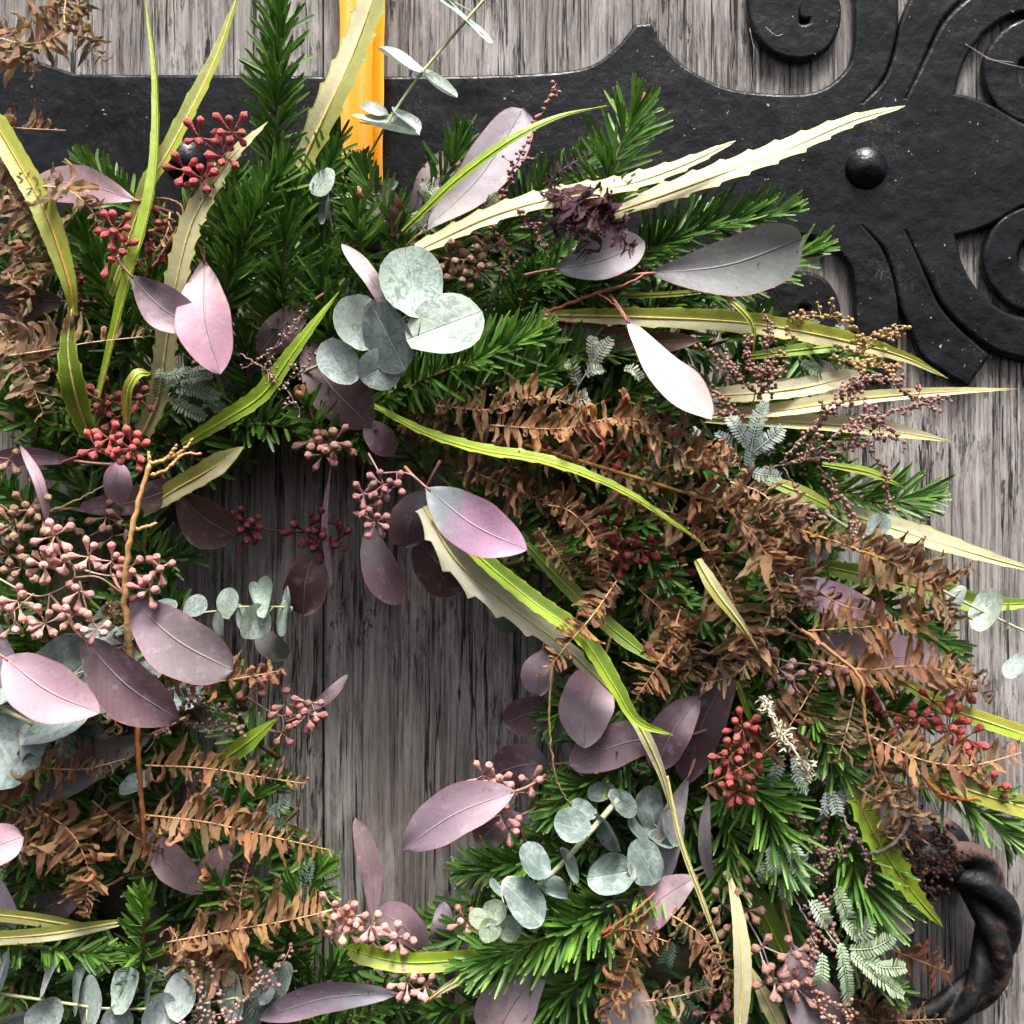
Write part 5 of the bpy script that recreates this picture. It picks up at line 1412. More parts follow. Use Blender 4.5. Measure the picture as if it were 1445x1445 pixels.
# ------------------------------------------------------------------ dry ferns
PUR = (0.19, 0.095, 0.12)
for path, ln, lab, col, kw in [
    ([(-15, 50, 7.4), (40, 62, 7.8), (85, 45, 7.8), (125, -15, 7)], 46, "curly tan fern scrap in the top left corner", TAN, dict(messy=.7)),
    ([(95, -20, 7), (92, 35, 7.6), (118, 52, 7.4), (150, 88, 7)], 40, "tan fern tip with claw-like leaflets, top left over bare wood", TAN, dict(messy=.5)),
    ([(-20, 40, 6.4), (20, 80, 7), (60, 100, 7)], 36, "tan fern scrap hanging over the hinge edge, top left", TAN, dict(messy=.8)),
    ([(-20, 178, 8), (45, 182, 8.2), (93, 184, 8)], 34, "short fern tip with upright leaflets over the black strap", BROWN, dict(sides="b", gap=12, messy=.25)),
    ([(-20, 235, 8.6), (30, 290, 9.2), (70, 340, 9), (85, 385, 8.4)], 50, "tan fern behind the broad yellow-green leaf, left edge", TAN, dict(messy=.7)),
    ([(45, 262, 9.6), (95, 268, 10.4), (130, 298, 10.4), (142, 325, 10)], 40, "curled tan fern in front of the sideways mauve leaf", TAN, dict(messy=.7, gap=11)),
    ([(-20, 330, 9), (25, 360, 9.6), (45, 410, 9.4), (20, 450, 9)], 46, "curly tan fern tangle at the left edge, middle of three", TAN, dict(messy=.8)),
    ([(-15, 506, 10), (60, 495, 10.6), (130, 483, 10.8), (213, 474, 10.4)], 44, "flat tan fern frond with upright leaflets crossing the green leaves, left", TAN, dict(sides="b", gap=9, messy=.3)),
    ([(-10, 455, 9), (28, 505, 10), (62, 585, 10)], 50, "curly tan fern drooping under the flat frond, left edge", TAN, dict(messy=.75)),
    ([(240, 300, 9), (235, 330, 9.2), (215, 360, 9)], 26, "tiny dry fern curl beside the red buds, upper left", TAN, dict(messy=.8)),
    ([(612, 572, 9), (690, 578, 10.2), (760, 560, 10.6), (835, 580, 10.6)], 36, "brown fern frond along the top of the fern mass", BROWN, dict(messy=.5)),
    ([(690, 600, 10), (790, 605, 11), (880, 590, 11.4), (990, 618, 11.4)], 46, "rusty fern frond with broad curled leaflets, centre right", RUST, dict(messy=.5, gap=8)),
    ([(870, 600, 10.6), (930, 620, 11.4), (985, 645, 11.6), (1045, 655, 11.4)], 42, "light rust fern frond beside the grey feathery leaves", TAN, dict(messy=.45)),
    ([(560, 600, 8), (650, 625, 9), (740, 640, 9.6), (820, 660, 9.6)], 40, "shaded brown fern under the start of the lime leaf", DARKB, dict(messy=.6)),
    ([(935, 660, 11.2), (985, 648, 11.8), (1040, 640, 11.8)], 36, "orange-brown fern piece with ribbed leaflets, right of centre", RUST, dict(messy=.3, gap=7)),
    ([(740, 628, 10), (870, 666, 10.8), (1000, 706, 11.2), (1110, 742, 11), (1200, 772, 10.6), (1255, 792, 10.2)], 44, "long fern with a golden-brown stem running right through the mass", BROWN, dict(rach=(0.42, 0.22, 0.05), rw=6, gap=15, messy=.8)),
    ([(640, 650, 8), (720, 690, 9), (800, 720, 9.4), (850, 770, 9.2)], 42, "dark brown fern under the lime leaf, centre", DARKB, dict(messy=.7)),
    ([(770, 712, 10), (805, 722, 10.8), (838, 760, 11), (845, 812, 10.6)], 38, "arched fern tip with neat leaflets right of the central mauve leaf", RUST, dict(messy=.35, gap=8)),
    ([(760, 745, 9.6), (785, 780, 10.4), (812, 822, 10.2)], 30, "small fern tip drooping beside the arched one, centre", BROWN, dict(messy=.4)),
    ([(870, 820, 10), (835, 870, 11.4), (800, 910, 11.8), (766, 955, 11.4)], 34, "rusty fern tip hanging over the cream toothed leaf", RUST, dict(messy=.55)),
    ([(860, 700, 9.6), (920, 715, 10.4), (980, 740, 10.6), (1010, 790, 10.4)], 48, "crumpled brown fern leaflets right under the lime leaf", BROWN, dict(messy=.8)),
    ([(980, 690, 10.6), (1040, 730, 11.4), (1085, 790, 11.6), (1110, 870, 11.2)], 50, "large crumpled fern frond in the middle of the mass, right", BROWN, dict(messy=.8)),
    ([(1030, 680, 10.4), (1080, 700, 11), (1130, 760, 11)], 44, "tan crumpled fern left of the pink leaf", TAN, dict(messy=.8)),
    ([(1000, 780, 10), (1035, 850, 10.6), (1055, 920, 10.6), (1035, 960, 10)], 46, "brown fern around the withered tan leaf tip", BROWN, dict(messy=.8)),
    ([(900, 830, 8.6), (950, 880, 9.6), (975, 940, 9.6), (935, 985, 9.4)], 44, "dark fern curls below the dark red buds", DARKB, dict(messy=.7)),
    ([(960, 860, 9.4), (940, 920, 10.4), (905, 975, 10.6), (890, 1000, 10.4)], 38, "rust fern curls hanging above the mauve leaves", RUST, dict(messy=.8)),
    ([(1090, 860, 9.6), (1070, 910, 10.4), (1040, 950, 10.4), (990, 965, 10)], 38, "tan fern scraps left of the mauve-pink buds", TAN, dict(messy=.8)),
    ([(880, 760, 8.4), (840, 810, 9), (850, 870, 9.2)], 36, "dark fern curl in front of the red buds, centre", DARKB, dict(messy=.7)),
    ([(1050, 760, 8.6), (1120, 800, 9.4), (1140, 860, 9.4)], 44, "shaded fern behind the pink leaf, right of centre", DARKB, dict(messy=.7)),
    ([(1180, 755, 9.4), (1250, 790, 10.2), (1310, 825, 10.2), (1350, 880, 9.6)], 46, "brown fern frond crossing the thin silver sprig, right", BROWN, dict(messy=.6)),
    ([(1215, 800, 9.6), (1290, 812, 10), (1372, 802, 9.6)], 34, "twisted dark fern tip pointing right at the bare wood", DARKB, dict(messy=.7)),
    ([(1140, 890, 9.4), (1230, 884, 10.2), (1290, 872, 10.2), (1345, 858, 9.6)], 46, "fern frond with claw-like leaflets over the pink leaf, right", RUST, dict(messy=.35, gap=13)),
    ([(1150, 830, 9), (1190, 855, 10), (1240, 862, 10)], 40, "brown fern claws across the upper pink leaf", DARKB, dict(messy=.5, gap=13)),
    ([(1140, 930, 9.4), (1220, 945, 10.2), (1300, 940, 10.2), (1390, 965, 9.6)], 46, "lower fern with claw-like leaflets, right side", RUST, dict(messy=.4, gap=12)),
    ([(1320, 955, 9), (1365, 965, 9.6), (1400, 990, 9.4)], 34, "coiled dark fern tip at the right edge above red buds", DARKB, dict(messy=.7)),
    ([(990, 1112, 9.8), (1060, 1075, 10.8), (1110, 1030, 11.2), (1158, 950, 11)], 46, "flat broad-leafleted fern lying behind the white flower spike", (0.21, 0.105, 0.055), dict(messy=.2, gap=16, rach=RUST, wide=1.25)),
    ([(1222, 1035, 10), (1300, 1072, 10.8), (1370, 1080, 10.6), (1442, 1062, 9.8)], 46, "long rust fern frond reaching the right edge, lower side", RUST, dict(messy=.35, gap=14, rach=TAN)),
    ([(1205, 985, 9.4), (1195, 1030, 10), (1180, 1080, 10)], 38, "thin tan fern leaflets left of the drooping stem, right", TAN, dict(messy=.6, wide=.7)),
    ([(1225, 1060, 9.6), (1255, 1110, 10.4), (1270, 1160, 10.4), (1255, 1200, 10)], 44, "wiry curled fern bundle above the lime toothed leaf", BROWN, dict(messy=.9, wide=.7, gap=7)),
    ([(1210, 1110, 9.6), (1240, 1130, 10.2), (1268, 1120, 10)], 36, "curled fern scrap at the hooked grey twig, right", RUST, dict(messy=.9, wide=.7)),
    ([(850, 1315, 10), (890, 1312, 10.6), (945, 1330, 10.6)], 32, "coiled rust fern pieces above the bottom edge, centre right", RUST, dict(messy=.8)),
    ([(900, 1320, 10), (885, 1365, 10.4), (870, 1410, 10.4), (850, 1450, 10)], 36, "rust fern curls hanging to the bottom edge, centre right", RUST, dict(messy=.8)),
    ([(945, 1290, 9.6), (990, 1320, 10.2), (1020, 1370, 10.2), (1045, 1400, 10)], 34, "brown fern curls left of the white hanging leaf", BROWN, dict(messy=.8)),
    ([(900, 1415, 9), (960, 1405, 9.6), (1010, 1390, 9.6)], 30, "thin tan fern stem near the bottom edge", TAN, dict(messy=.8, gap=14)),
    ([(1262, 1342, 2.6), (1300, 1357, 3), (1342, 1374, 2.8)], 34, "small orange-brown fern tip over the bare wood by the ring pull", (0.42, 0.2, 0.09), dict(messy=.3, gap=13)),
    ([(1150, 1425, 4), (1240, 1440, 4.4), (1335, 1438, 4)], 32, "shadowy fern along the bottom right edge", BROWN, dict(messy=.6)),
    ([(1180, 1400, 4), (1230, 1420, 4.2), (1260, 1450, 4)], 36, "dark fern scrap below the pale feathery leaves", DARKB, dict(messy=.7)),
    ([(205, 1080, 9), (290, 1084, 9.6), (360, 1095, 9.4), (432, 1106, 8.6)], 42, "fern frond with upright curved leaflets, left of the opening", RUST, dict(messy=.35, gap=13)),
    ([(205, 1150, 9), (290, 1160, 9.8), (380, 1180, 9.8), (468, 1200, 9)], 44, "fern frond reaching right at the lower left of the opening", RUST, dict(messy=.35, gap=12)),
    ([(-15, 1090, 8.8), (60, 1085, 9.6), (120, 1085, 9.8), (180, 1070, 9.4)], 42, "brown fern curls over the dark grey leaf, left", BROWN, dict(messy=.7)),
    ([(50, 1140, 8.8), (100, 1175, 9.6), (125, 1230, 10), (118, 1290, 9.6)], 46, "hanging fern curls at the lower left", RUST, dict(messy=.7)),
    ([(-20, 1205, 8.6), (50, 1195, 9.4), (105, 1215, 9.4)], 40, "brown fern scrap near the pale pink leaf tip, left edge", BROWN, dict(messy=.7)),
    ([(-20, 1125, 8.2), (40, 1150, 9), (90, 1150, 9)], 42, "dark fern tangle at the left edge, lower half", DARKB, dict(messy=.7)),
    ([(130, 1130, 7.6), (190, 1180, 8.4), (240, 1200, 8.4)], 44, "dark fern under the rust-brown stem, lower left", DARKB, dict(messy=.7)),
    ([(235, 1330, 9.4), (330, 1312, 10.2), (410, 1298, 10), (495, 1278, 9.2)], 48, "big fern frond with curved leaflets at the bottom left of the opening", RUST, dict(messy=.4, gap=11)),
    ([(352, 1320, 9.4), (338, 1280, 10), (350, 1220, 9.8)], 32, "upright small fern tip beside the brown buds, lower left", BROWN, dict(messy=.3, gap=9)),
    ([(240, 1345, 8.8), (300, 1365, 9.4), (370, 1385, 9)], 46, "crumpled dark fern below the big frond, bottom left", BROWN, dict(messy=.8)),
    ([(222, 978, 9.6), (290, 965, 10.4), (350, 955, 10), (402, 945, 9.2)], 40, "curled fern frond right of the plum leaf", RUST, dict(messy=.5, gap=10)),
    ([(150, 985, 8.6), (160, 1010, 9.4), (170, 1040, 9.2)], 36, "small fern scrap under the plum leaf, left", RUST, dict(messy=.6, gap=14)),
    ([(150, 850, 8.4), (175, 880, 9), (170, 920, 8.8)], 34, "net-like brown fern scrap behind the bare twig, left", DARKB, dict(messy=.8)),
    ([(780, 262, 10.4), (815, 290, 11.4), (850, 312, 11.6), (892, 350, 11)], 42, "dried purple-black curled frond over the cream leaf, top centre", PUR, dict(messy=.6, gap=5, rach=(0.13, 0.06, 0.07))),
    ([(790, 300, 10.6), (815, 325, 11.2), (830, 365, 11)], 36, "withered purple frond tip hanging over the grey leaf", (0.17, 0.09, 0.105), dict(messy=.7, gap=6)),
    ([(765, 262, 9), (800, 235, 9.4), (838, 214, 9)], 22, "small dried purple frond tip against the fan fir", (0.11, 0.075, 0.085), dict(messy=.6, gap=6)),
]:
    fern_frond(path, ln, lab, col, **kw)

# ------------------------------------------------------------------ acacia bead sprays
for stems, lab, kw in [
    ([[(1058, 575, 9.4), (1075, 540, 10), (1085, 480, 10), (1078, 445, 9.8)], [(1070, 560, 9.8), (1030, 520, 10.2), (1000, 495, 10)], [(1068, 562, 9.8), (1100, 520, 10.2), (1112, 510, 10)], [(1050, 590, 9.6), (1015, 560, 10), (1000, 545, 9.8)], [(1090, 560, 10), (1060, 520, 10.2), (1050, 470, 10)]], "purplish bead spray beside the brilliant white-pink leaf", dict(twigs=1.0)),
    ([[(1075, 662, 9.8), (1130, 650, 10.4), (1190, 636, 10.4), (1240, 618, 10)], [(1100, 655, 10.2), (1150, 600, 10.8), (1200, 545, 10.6), (1250, 535, 10.2), (1290, 565, 9.8)], [(1150, 645, 10.4), (1195, 600, 10.8), (1250, 585, 10.4), (1325, 562, 9.8)], [(1135, 648, 10.4), (1165, 590, 10.6), (1222, 545, 10.4)], [(1200, 625, 10.4), (1225, 590, 10.4), (1265, 615, 10.2), (1275, 630, 10)]], "large purple-brown bead spray fanning right over the cream leaves", dict(twigs=.8, sw=2.4, scol=(0.36, 0.22, 0.24))),
    ([[(1105, 660, 9.6), (1128, 700, 10.2), (1150, 762, 10)], [(1155, 655, 9.8), (1180, 695, 10.2), (1212, 742, 10)]], "two bead strings hanging below the large bead spray", dict(twigs=.5)),
    ([[(1228, 640, 9.2), (1250, 670, 9.6), (1252, 720, 9.4)]], "single bead string hanging in front of the right fir", dict(twigs=.4)),
    ([[(1080, 470, 7.8), (1130, 448, 8.6), (1190, 452, 8.6), (1220, 480, 8.4)], [(1170, 505, 8.2), (1210, 512, 8.6), (1270, 516, 8.4)], [(1200, 485, 8.4), (1240, 470, 8.4), (1278, 478, 8)], [(1180, 490, 8.2), (1220, 500, 8.4), (1265, 525, 8.2)]], "golden tan bead spray above the yellow-olive leaf end", dict(twigs=.9, bcol=(0.34, 0.22, 0.10), scol=(0.34, 0.22, 0.09))),
    ([[(1165, 1110, 8.6), (1163, 1170, 9.2), (1150, 1240, 9.2)], [(1190, 1170, 8.8), (1175, 1205, 9.2), (1155, 1245, 9.2)]], "dark bead strings between the hanging fir sprigs, right", dict(twigs=.4, bcol=(0.17, 0.09, 0.085))),
    ([[(1118, 1115, 8.4), (1125, 1165, 9), (1150, 1200, 9)]], "short bead string below the grey feathery leaf", dict(twigs=.3, bcol=(0.19, 0.10, 0.095))),
    ([[(1185, 1140, 9), (1205, 1180, 9.8), (1222, 1205, 9.8), (1230, 1250, 9.4)], [(1205, 1180, 9.8), (1180, 1210, 9.6)], [(1222, 1205, 9.8), (1250, 1240, 9.4)]], "knobbly mauve twig with buds behind the lime toothed leaf", dict(twigs=.3, sw=3.6, bcol=(0.18, 0.09, 0.085), scol=(0.26, 0.18, 0.20))),
    ([[(1118, 1262, 9), (1150, 1310, 9.8), (1195, 1355, 9.8), (1238, 1378, 9.4)], [(1145, 1300, 9.8), (1145, 1350, 10), (1140, 1400, 10)], [(1165, 1290, 9.6), (1185, 1330, 9.8)], [(1140, 1290, 9.4), (1178, 1262, 9.4)]], "bead spray on a lilac stem among pale feathery leaves, lower right", dict(twigs=.6, sw=2.2, scol=(0.30, 0.22, 0.26))),
    ([[(1165, 1370, 9.6), (1150, 1400, 10), (1170, 1450, 10)], [(1150, 1400, 10), (1185, 1420, 10), (1195, 1440, 9.8)]], "bead twigs lying over the mauve leaf at the bottom edge", dict(twigs=1.0, bcol=(0.33, 0.18, 0.14))),
    ([[(1290, 1120, 6), (1285, 1180, 6.6), (1310, 1230, 6.6)], [(1285, 1180, 6.6), (1320, 1190, 6.8), (1335, 1230, 6.6)], [(1280, 1200, 6.4), (1295, 1245, 6.6), (1315, 1258, 6.4)], [(1310, 1150, 6.4), (1330, 1170, 6.6), (1345, 1210, 6.4)], [(1300, 1140, 6.2), (1270, 1190, 6.4), (1288, 1225, 6.4)]], "dense dark brown bead mass over the ring pull's mount", dict(twigs=1.8, bcol=(0.13, 0.065, 0.045), scol=(0.09, 0.05, 0.035))),
    ([[(205, 1062, 9), (245, 1010, 9.6), (290, 975, 9.4)], [(245, 1012, 9.6), (300, 1030, 9.6), (345, 1022, 9.4)], [(270, 990, 9.4), (330, 1010, 9.4)], [(280, 1090, 8.8), (310, 1130, 8.8)]], "thin mauve-grey bead twigs right of the plum leaf", dict(twigs=.6, bcol=(0.26, 0.17, 0.14), scol=(0.26, 0.20, 0.20))),
    ([[(240, 1308, 9.8), (268, 1360, 10.2), (282, 1400, 10.2), (278, 1460, 10)], [(285, 1325, 9.6), (310, 1400, 10), (322, 1460, 10)], [(225, 1450, 9.6), (320, 1425, 10.2), (390, 1365, 10), (412, 1330, 9.6)], [(360, 1350, 9.4), (375, 1400, 9.8)]], "wiry bead twigs arching over the silver sprig, bottom left", dict(twigs=.3, bcol=(0.32, 0.21, 0.17), scol=(0.28, 0.17, 0.15))),
    ([[(700, 300, 8.4), (722, 245, 8.8), (752, 185, 8.4), (785, 118, 7.6)]], "slender bead string rising behind the smooth green leaf", dict(twigs=.3, bcol=(0.26, 0.12, 0.10))),
    ([[(715, 285, 10.4), (745, 310, 11), (770, 350, 10.8)], [(740, 280, 10.4), (760, 300, 10.8), (765, 340, 10.6)], [(690, 320, 9.8), (712, 350, 10.2), (712, 395, 10)]], "reddish bead twigs left of the dried purple frond", dict(twigs=.7, bcol=(0.18, 0.09, 0.08))),
    ([[(340, 500, 9.4), (372, 520, 10), (400, 545, 10.2), (425, 585, 10)], [(345, 520, 9.6), (390, 490, 10), (430, 440, 9.8)], [(400, 545, 10.2), (430, 520, 10), (440, 490, 9.8)]], "fine pinkish bead twigs beside the slanting green leaf, left of centre", dict(twigs=.8, bcol=(0.26, 0.18, 0.15), scol=(0.26, 0.15, 0.15), bead=4.4, gap=9)),
    ([[(160, 1015, 8.4), (115, 430, 8.4)][:1] + [(118, 460, 8.6), (112, 380, 8.8)]] if False else [[(112, 470, 8.4), (116, 420, 8.8), (110, 370, 8.8)]], "dark red bead string behind the broad yellow-green leaf", dict(twigs=.3, bcol=(0.12, 0.03, 0.03), scol=(0.10, 0.03, 0.03))),
]:
    bead_spray(stems, lab, **kw)

# ------------------------------------------------------------------ feathery acacia foliage
GBL, GPL, GDK = (0.25, 0.31, 0.29), (0.33, 0.43, 0.29), (0.10, 0.14, 0.11)
for stems, pin, lab, col in [
    ([[(1040, 690, 9), (1058, 655, 10), (1075, 620, 10.4)]], [(1056, 660, 1080, 566, 10.6, 14), (1062, 640, 1104, 604, 10.8, 15), (1058, 665, 1102, 672, 10.6, 13), (1056, 630, 1028, 588, 10.2, 14), (1066, 625, 1088, 640, 10.6, 12), (1035, 640, 1012, 610, 9.8, 13), (1020, 590, 1012, 562, 9.6, 12)], "grey-green feathery sprig at the base of the large bead spray", GBL),
    ([[(800, 570, 8.4), (825, 530, 9), (845, 495, 9)]], [(815, 545, 800, 510, 9.2, 12), (830, 520, 862, 478, 9.2, 12), (826, 530, 850, 520, 9.4, 11), (835, 510, 838, 475, 9, 11), (800, 565, 830, 560, 9.4, 16), (880, 520, 905, 535, 8.4, 10)], "pale feathery sprig above the fern mass, centre", (0.36, 0.40, 0.33)),
    ([[(930, 640, 9.6), (915, 660, 10), (910, 680, 10)]], [(918, 650, 922, 672, 10.6, 12), (960, 625, 950, 600, 10.2, 12), (975, 630, 985, 605, 10.2, 12), (1010, 680, 1015, 705, 10.2, 12)], "small grey feather tips showing through the rust ferns", GBL),
    ([[(1105, 1060, 8), (1125, 1075, 9), (1170, 1110, 9)]], [(1118, 1068, 1140, 1118, 9.4, 13), (1100, 1070, 1085, 1105, 9, 12), (1165, 1118, 1155, 1158, 9.4, 12), (1172, 1115, 1178, 1150, 9.4, 12), (1180, 1118, 1205, 1140, 9.2, 11)], "grey feathery leaf under the white flower spike", GBL),
    ([[(1080, 1170, 8), (1100, 1200, 9), (1140, 1270, 9.4)]], [(1085, 1195, 1096, 1235, 9.6, 14), (1105, 1190, 1118, 1232, 9.6, 14), (1120, 1190, 1138, 1215, 9.4, 12), (1075, 1215, 1078, 1246, 9.2, 11), (1115, 1210, 1140, 1245, 9.4, 12), (1100, 1240, 1115, 1280, 9.4, 12)], "pale green feathery sprig beside the long-needled fir", (0.30, 0.39, 0.28)),
    ([[(1140, 1270, 9), (1170, 1320, 9.8), (1210, 1365, 10)]], [(1145, 1270, 1170, 1305, 9.8, 14), (1180, 1250, 1200, 1310, 9.8, 14), (1185, 1330, 1196, 1420, 10.4, 15), (1200, 1345, 1275, 1405, 10.4, 15), (1198, 1340, 1262, 1322, 10.2, 14), (1160, 1345, 1152, 1392, 10, 13), (1205, 1320, 1230, 1295, 9.8, 13), (1222, 1352, 1278, 1365, 10.2, 14), (1188, 1300, 1225, 1330, 9.8, 13)], "bright pale green feathery sprig with long combs, lower right", GPL),
    ([[(200, 560, 7.6), (250, 545, 8.6), (310, 575, 8.4)]], [(225, 530, 270, 520, 9, 12), (230, 545, 300, 530, 8.8, 13), (250, 545, 310, 560, 8.8, 13), (240, 560, 290, 590, 8.6, 13), (280, 550, 315, 580, 8.4, 12), (225, 520, 222, 560, 9, 10)], "dusky green feathery sprig below the bright pink leaf", (0.12, 0.17, 0.115)),
    ([[(600, 340, 8.4), (605, 300, 9), (612, 250, 8.8)]], [(600, 330, 585, 300, 9.2, 10), (604, 300, 620, 265, 9.2, 10), (606, 290, 598, 255, 9, 10), (680, 300, 700, 275, 9.4, 10), (690, 310, 725, 290, 9.4, 10)], "sparse grey-green feather wisps around the grey-lilac leaf base", (0.2, 0.23, 0.15)),
    ([[(860, 1420, 7), (840, 1390, 8), (820, 1360, 8)]], [(840, 1395, 800, 1410, 8.4, 13), (835, 1380, 870, 1350, 8.4, 13), (845, 1400, 850, 1440, 8.2, 13), (950, 1330, 935, 1370, 8, 13), (945, 1420, 965, 1450, 8.6, 13), (955, 1400, 990, 1430, 8.6, 13), (1000, 1380, 975, 1410, 8.4, 12)], "dark green feathery sprig among the rust ferns, bottom", (0.10, 0.16, 0.105)),
    ([[(360, 1180, 6), (375, 1140, 6.6), (390, 1100, 6.4)]], [(372, 1150, 400, 1165, 6.8, 12), (375, 1140, 405, 1130, 6.8, 12), (385, 1110, 385, 1080, 6.6, 11), (430, 1290, 440, 1215, 8, 11)], "shadowy feathery sprig at the left rim of the opening", GDK),
    ([[(230, 1390, 8), (300, 1400, 8.6), (380, 1390, 8.6)]], [(230, 1385, 215, 1365, 8.8, 11), (240, 1390, 235, 1365, 8.8, 11), (350, 1395, 375, 1430, 9, 13), (365, 1390, 395, 1410, 8.8, 12), (60, 1470, 20, 1430, 8.8, 12)], "grey feathery bits among the silver sprig leaves, bottom left", (0.18, 0.23, 0.18)),
    ([[(1130, 500, 6.4), (1165, 480, 7), (1190, 450, 7)]], [(1150, 490, 1145, 450, 7.4, 12), (1165, 485, 1185, 460, 7.4, 12), (1175, 520, 1182, 500, 7.6, 12), (1130, 510, 1160, 530, 7.4, 12)], "green feathery sprig behind the tan bead spray", (0.13, 0.20, 0.12)),
]:
    feathery_sprig(stems, pin, lab, col)

# ------------------------------------------------------------------ bare twigs and odd pieces
twig("bare_twig", "bare tan forked twig standing upright left of the opening", "twig",
     [[(196, 1000, 9), (181, 900, 10.6), (176, 830, 11.2), (184, 760, 11.4), (198, 700, 11.2), (212, 655, 11)],
      [(212, 655, 11), (240, 646, 11), (262, 632, 11), (272, 618, 10.8)], [(214, 672, 11), (236, 662, 11.2), (258, 642, 11), (284, 641, 10.8)],
      [(212, 657, 11), (209, 638, 11)], [(193, 748, 11.3), (206, 744, 11.4), (220, 739, 11.2)], [(236, 648, 11), (250, 628, 11)]], 8.5, (0.42, 0.25, 0.10))
twig("brown_twig", "rust-brown upright stem behind the plum leaf, lower left", "twig", [[(192, 990, 8.4), (196, 1080, 9.2), (202, 1160, 9.2), (204, 1215, 8.6)]], 7, (0.24, 0.09, 0.03))
twig("thin_twig", "thin bent brown stem in front of the drooping mauve leaves", "twig", [[(786, 900, 10), (777, 960, 10.6), (776, 1040, 10.6), (786, 1100, 10.2), (805, 1136, 9.6)]], 3, (0.33, 0.22, 0.10))
twig("hooked_twig", "smooth grey hooked twig left of the dark bead mass", "twig", [[(1262, 1060, 10), (1282, 1090, 10.4), (1287, 1130, 10.6), (1275, 1175, 10.6), (1250, 1198, 10.4), (1228, 1205, 10)]], 7, (0.16, 0.145, 0.14))
twig("pale_stick", "straight pale stick slanting behind the rust fern, right", "twig", [[(1228, 965, 7.4), (1262, 1030, 8.6), (1295, 1090, 9.4), (1324, 1146, 9.2)]], 4.5, (0.55, 0.52, 0.40))
twig("orange_twig", "orange curled stalk at the right edge over the olive leaf", "twig", [[(1300, 1092, 9.6), (1325, 1118, 10), (1355, 1128, 10), (1382, 1127, 9.8)], [(1310, 1105, 9.8), (1330, 1126, 10), (1350, 1134, 9.8)]], 5, (0.55, 0.18, 0.05))
twig("bent_twig", "brown fern stem bending sharply downwards, right side", "twig", [[(1130, 888, 9.6), (1180, 925, 10.4), (1216, 960, 11), (1218, 1000, 11.2), (1228, 1050, 11.2), (1236, 1100, 10.8)]], 5, (0.30, 0.15, 0.06))
twig("forked_twig", "red forked stem joining the grey and the white-pink leaves", "twig", [[(775, 440, 8), (835, 416, 9), (880, 402, 9.6), (918, 385, 9.6)], [(842, 414, 9.1), (865, 428, 10), (886, 455, 10.6)], [(768, 434, 8), (785, 450, 8.4), (815, 456, 8.4)]], 4, (0.42, 0.13, 0.10))
twig("red_twig", "reddish stem carrying the bright pink leaf", "twig", [[(250, 300, 9), (268, 330, 9.4), (282, 350, 9.6), (289, 372, 9.6)]], 3, (0.36, 0.13, 0.10))
twig("red_brown_twig", "thin red-brown stem rising past the dark mauve leaf, upper left", "twig", [[(215, 378, 9.6), (240, 340, 9.8), (258, 305, 9.6), (250, 285, 9.2), (218, 280, 8.8), (190, 284, 8.6)]], 3.4, (0.25, 0.10, 0.07))
twig("pale_twig", "long pale stem of the dark mauve leaf, left", "twig", [[(70, 722, 8), (110, 705, 8.2), (150, 684, 8), (172, 680, 7.6)]], 2.4, (0.38, 0.30, 0.2))
twig("brown_sliver", "split red-brown leaf stalk above the coiled rust fern, bottom", "twig", [[(850, 1318, 10.6), (890, 1290, 10.8), (926, 1260, 10.2)], [(852, 1322, 10.6), (895, 1300, 10.8), (930, 1272, 10.2)]], 5, (0.24, 0.08, 0.035))
twig("dark_twig", "dark stem crossing the rusty ferns down from the mass, right", "twig", [[(1080, 850, 9), (1130, 890, 9.6), (1150, 910, 9.4)]], 4, (0.16, 0.07, 0.05))

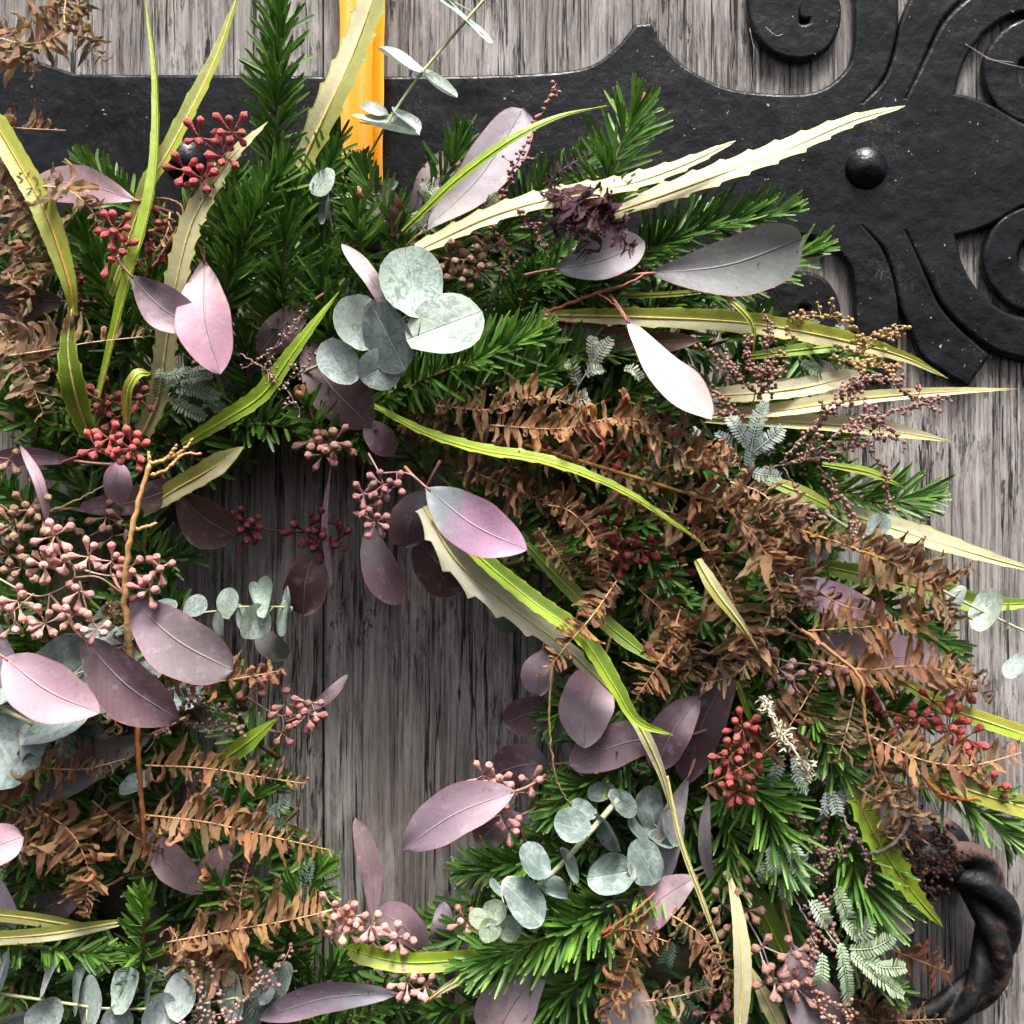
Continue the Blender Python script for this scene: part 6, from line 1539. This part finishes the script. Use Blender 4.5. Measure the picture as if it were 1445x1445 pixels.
flower = thing("dried_flower_spike", P(1080, 985, 11), "creamy white dried flower spike on the right side", "dried flower")
fo = np.array(flower.location)
r = random.Random(3)
ax = spl(PP([(1078, 982, 11), (1090, 1012, 11.6), (1110, 1045, 11.8), (1128, 1070, 11.8), (1142, 1095, 11.4)]), 40)
acc = Acc(); tube(acc, ax, 0.0007, 6)
link("stem", acc.mesh("stem", M['stem'], off=fo), flower, (0.66, 0.60, 0.42))
for ctr in (2, 6, 14, 18, 22, 30, 33, 37, 39):
    acc = Acc()
    for _ in range(26):
        c = ax[ctr] + np.array([r.gauss(0, .0016) for _ in range(3)])
        dv = nz(np.array([r.gauss(0, 1), r.gauss(-.4, .6), r.gauss(0, 1)]))
        s2 = nz(np.cross(dv, [r.gauss(0, 1), r.gauss(0, 1), r.gauss(0, 1)]))
        L, w = r.uniform(.0025, .0058), .0007
        n2 = np.cross(dv, s2)
        acc.add([c, c + dv * L * .5 + s2 * w, c + dv * L, c + dv * L * .5 - s2 * w, c + dv * L * .5 + n2 * w], [[0, 1, 4], [1, 2, 4], [2, 3, 4], [3, 0, 4]])
    link("floret", acc.mesh("floret", M['stem'], smooth=False, off=fo), flower, (0.60, 0.565, 0.43))

# cobweb strands on the iron
for lab, strands in [("thin dusty cobweb strands on the scroll beside the spike", [[(1058, 40, 1.1), (1064, 75, .9), (1060, 100, .5), (1064, 140, .4)], [(1080, 38, 1.0), (1095, 50, 1.05), (1105, 48, 1.0)], [(1063, 62, 1.0), (1070, 80, .8), (1066, 96, .5)]]),
                     ("grey cobweb thread on the right-hand scroll", [[(1362, 62, .95), (1400, 84, 1.0), (1445, 96, 1.0)], [(1385, 78, .95), (1398, 84, 1.0), (1430, 88, 1.0)]])]:
    web = thing("cobweb", P(*strands[0][0]), lab, "cobweb")
    for s in strands:
        acc = Acc(); tube(acc, spl(PP(s), 14), 0.00016, 4)
        link("strand", acc.mesh("strand", M['stem'], off=np.array(web.location)), web, (0.5, 0.49, 0.46))

for o in list(scene.objects):
    if o.type == 'MESH' and o.parent is not None and o.parent.get("kind") == "stuff":
        o["kind"] = "stuff"
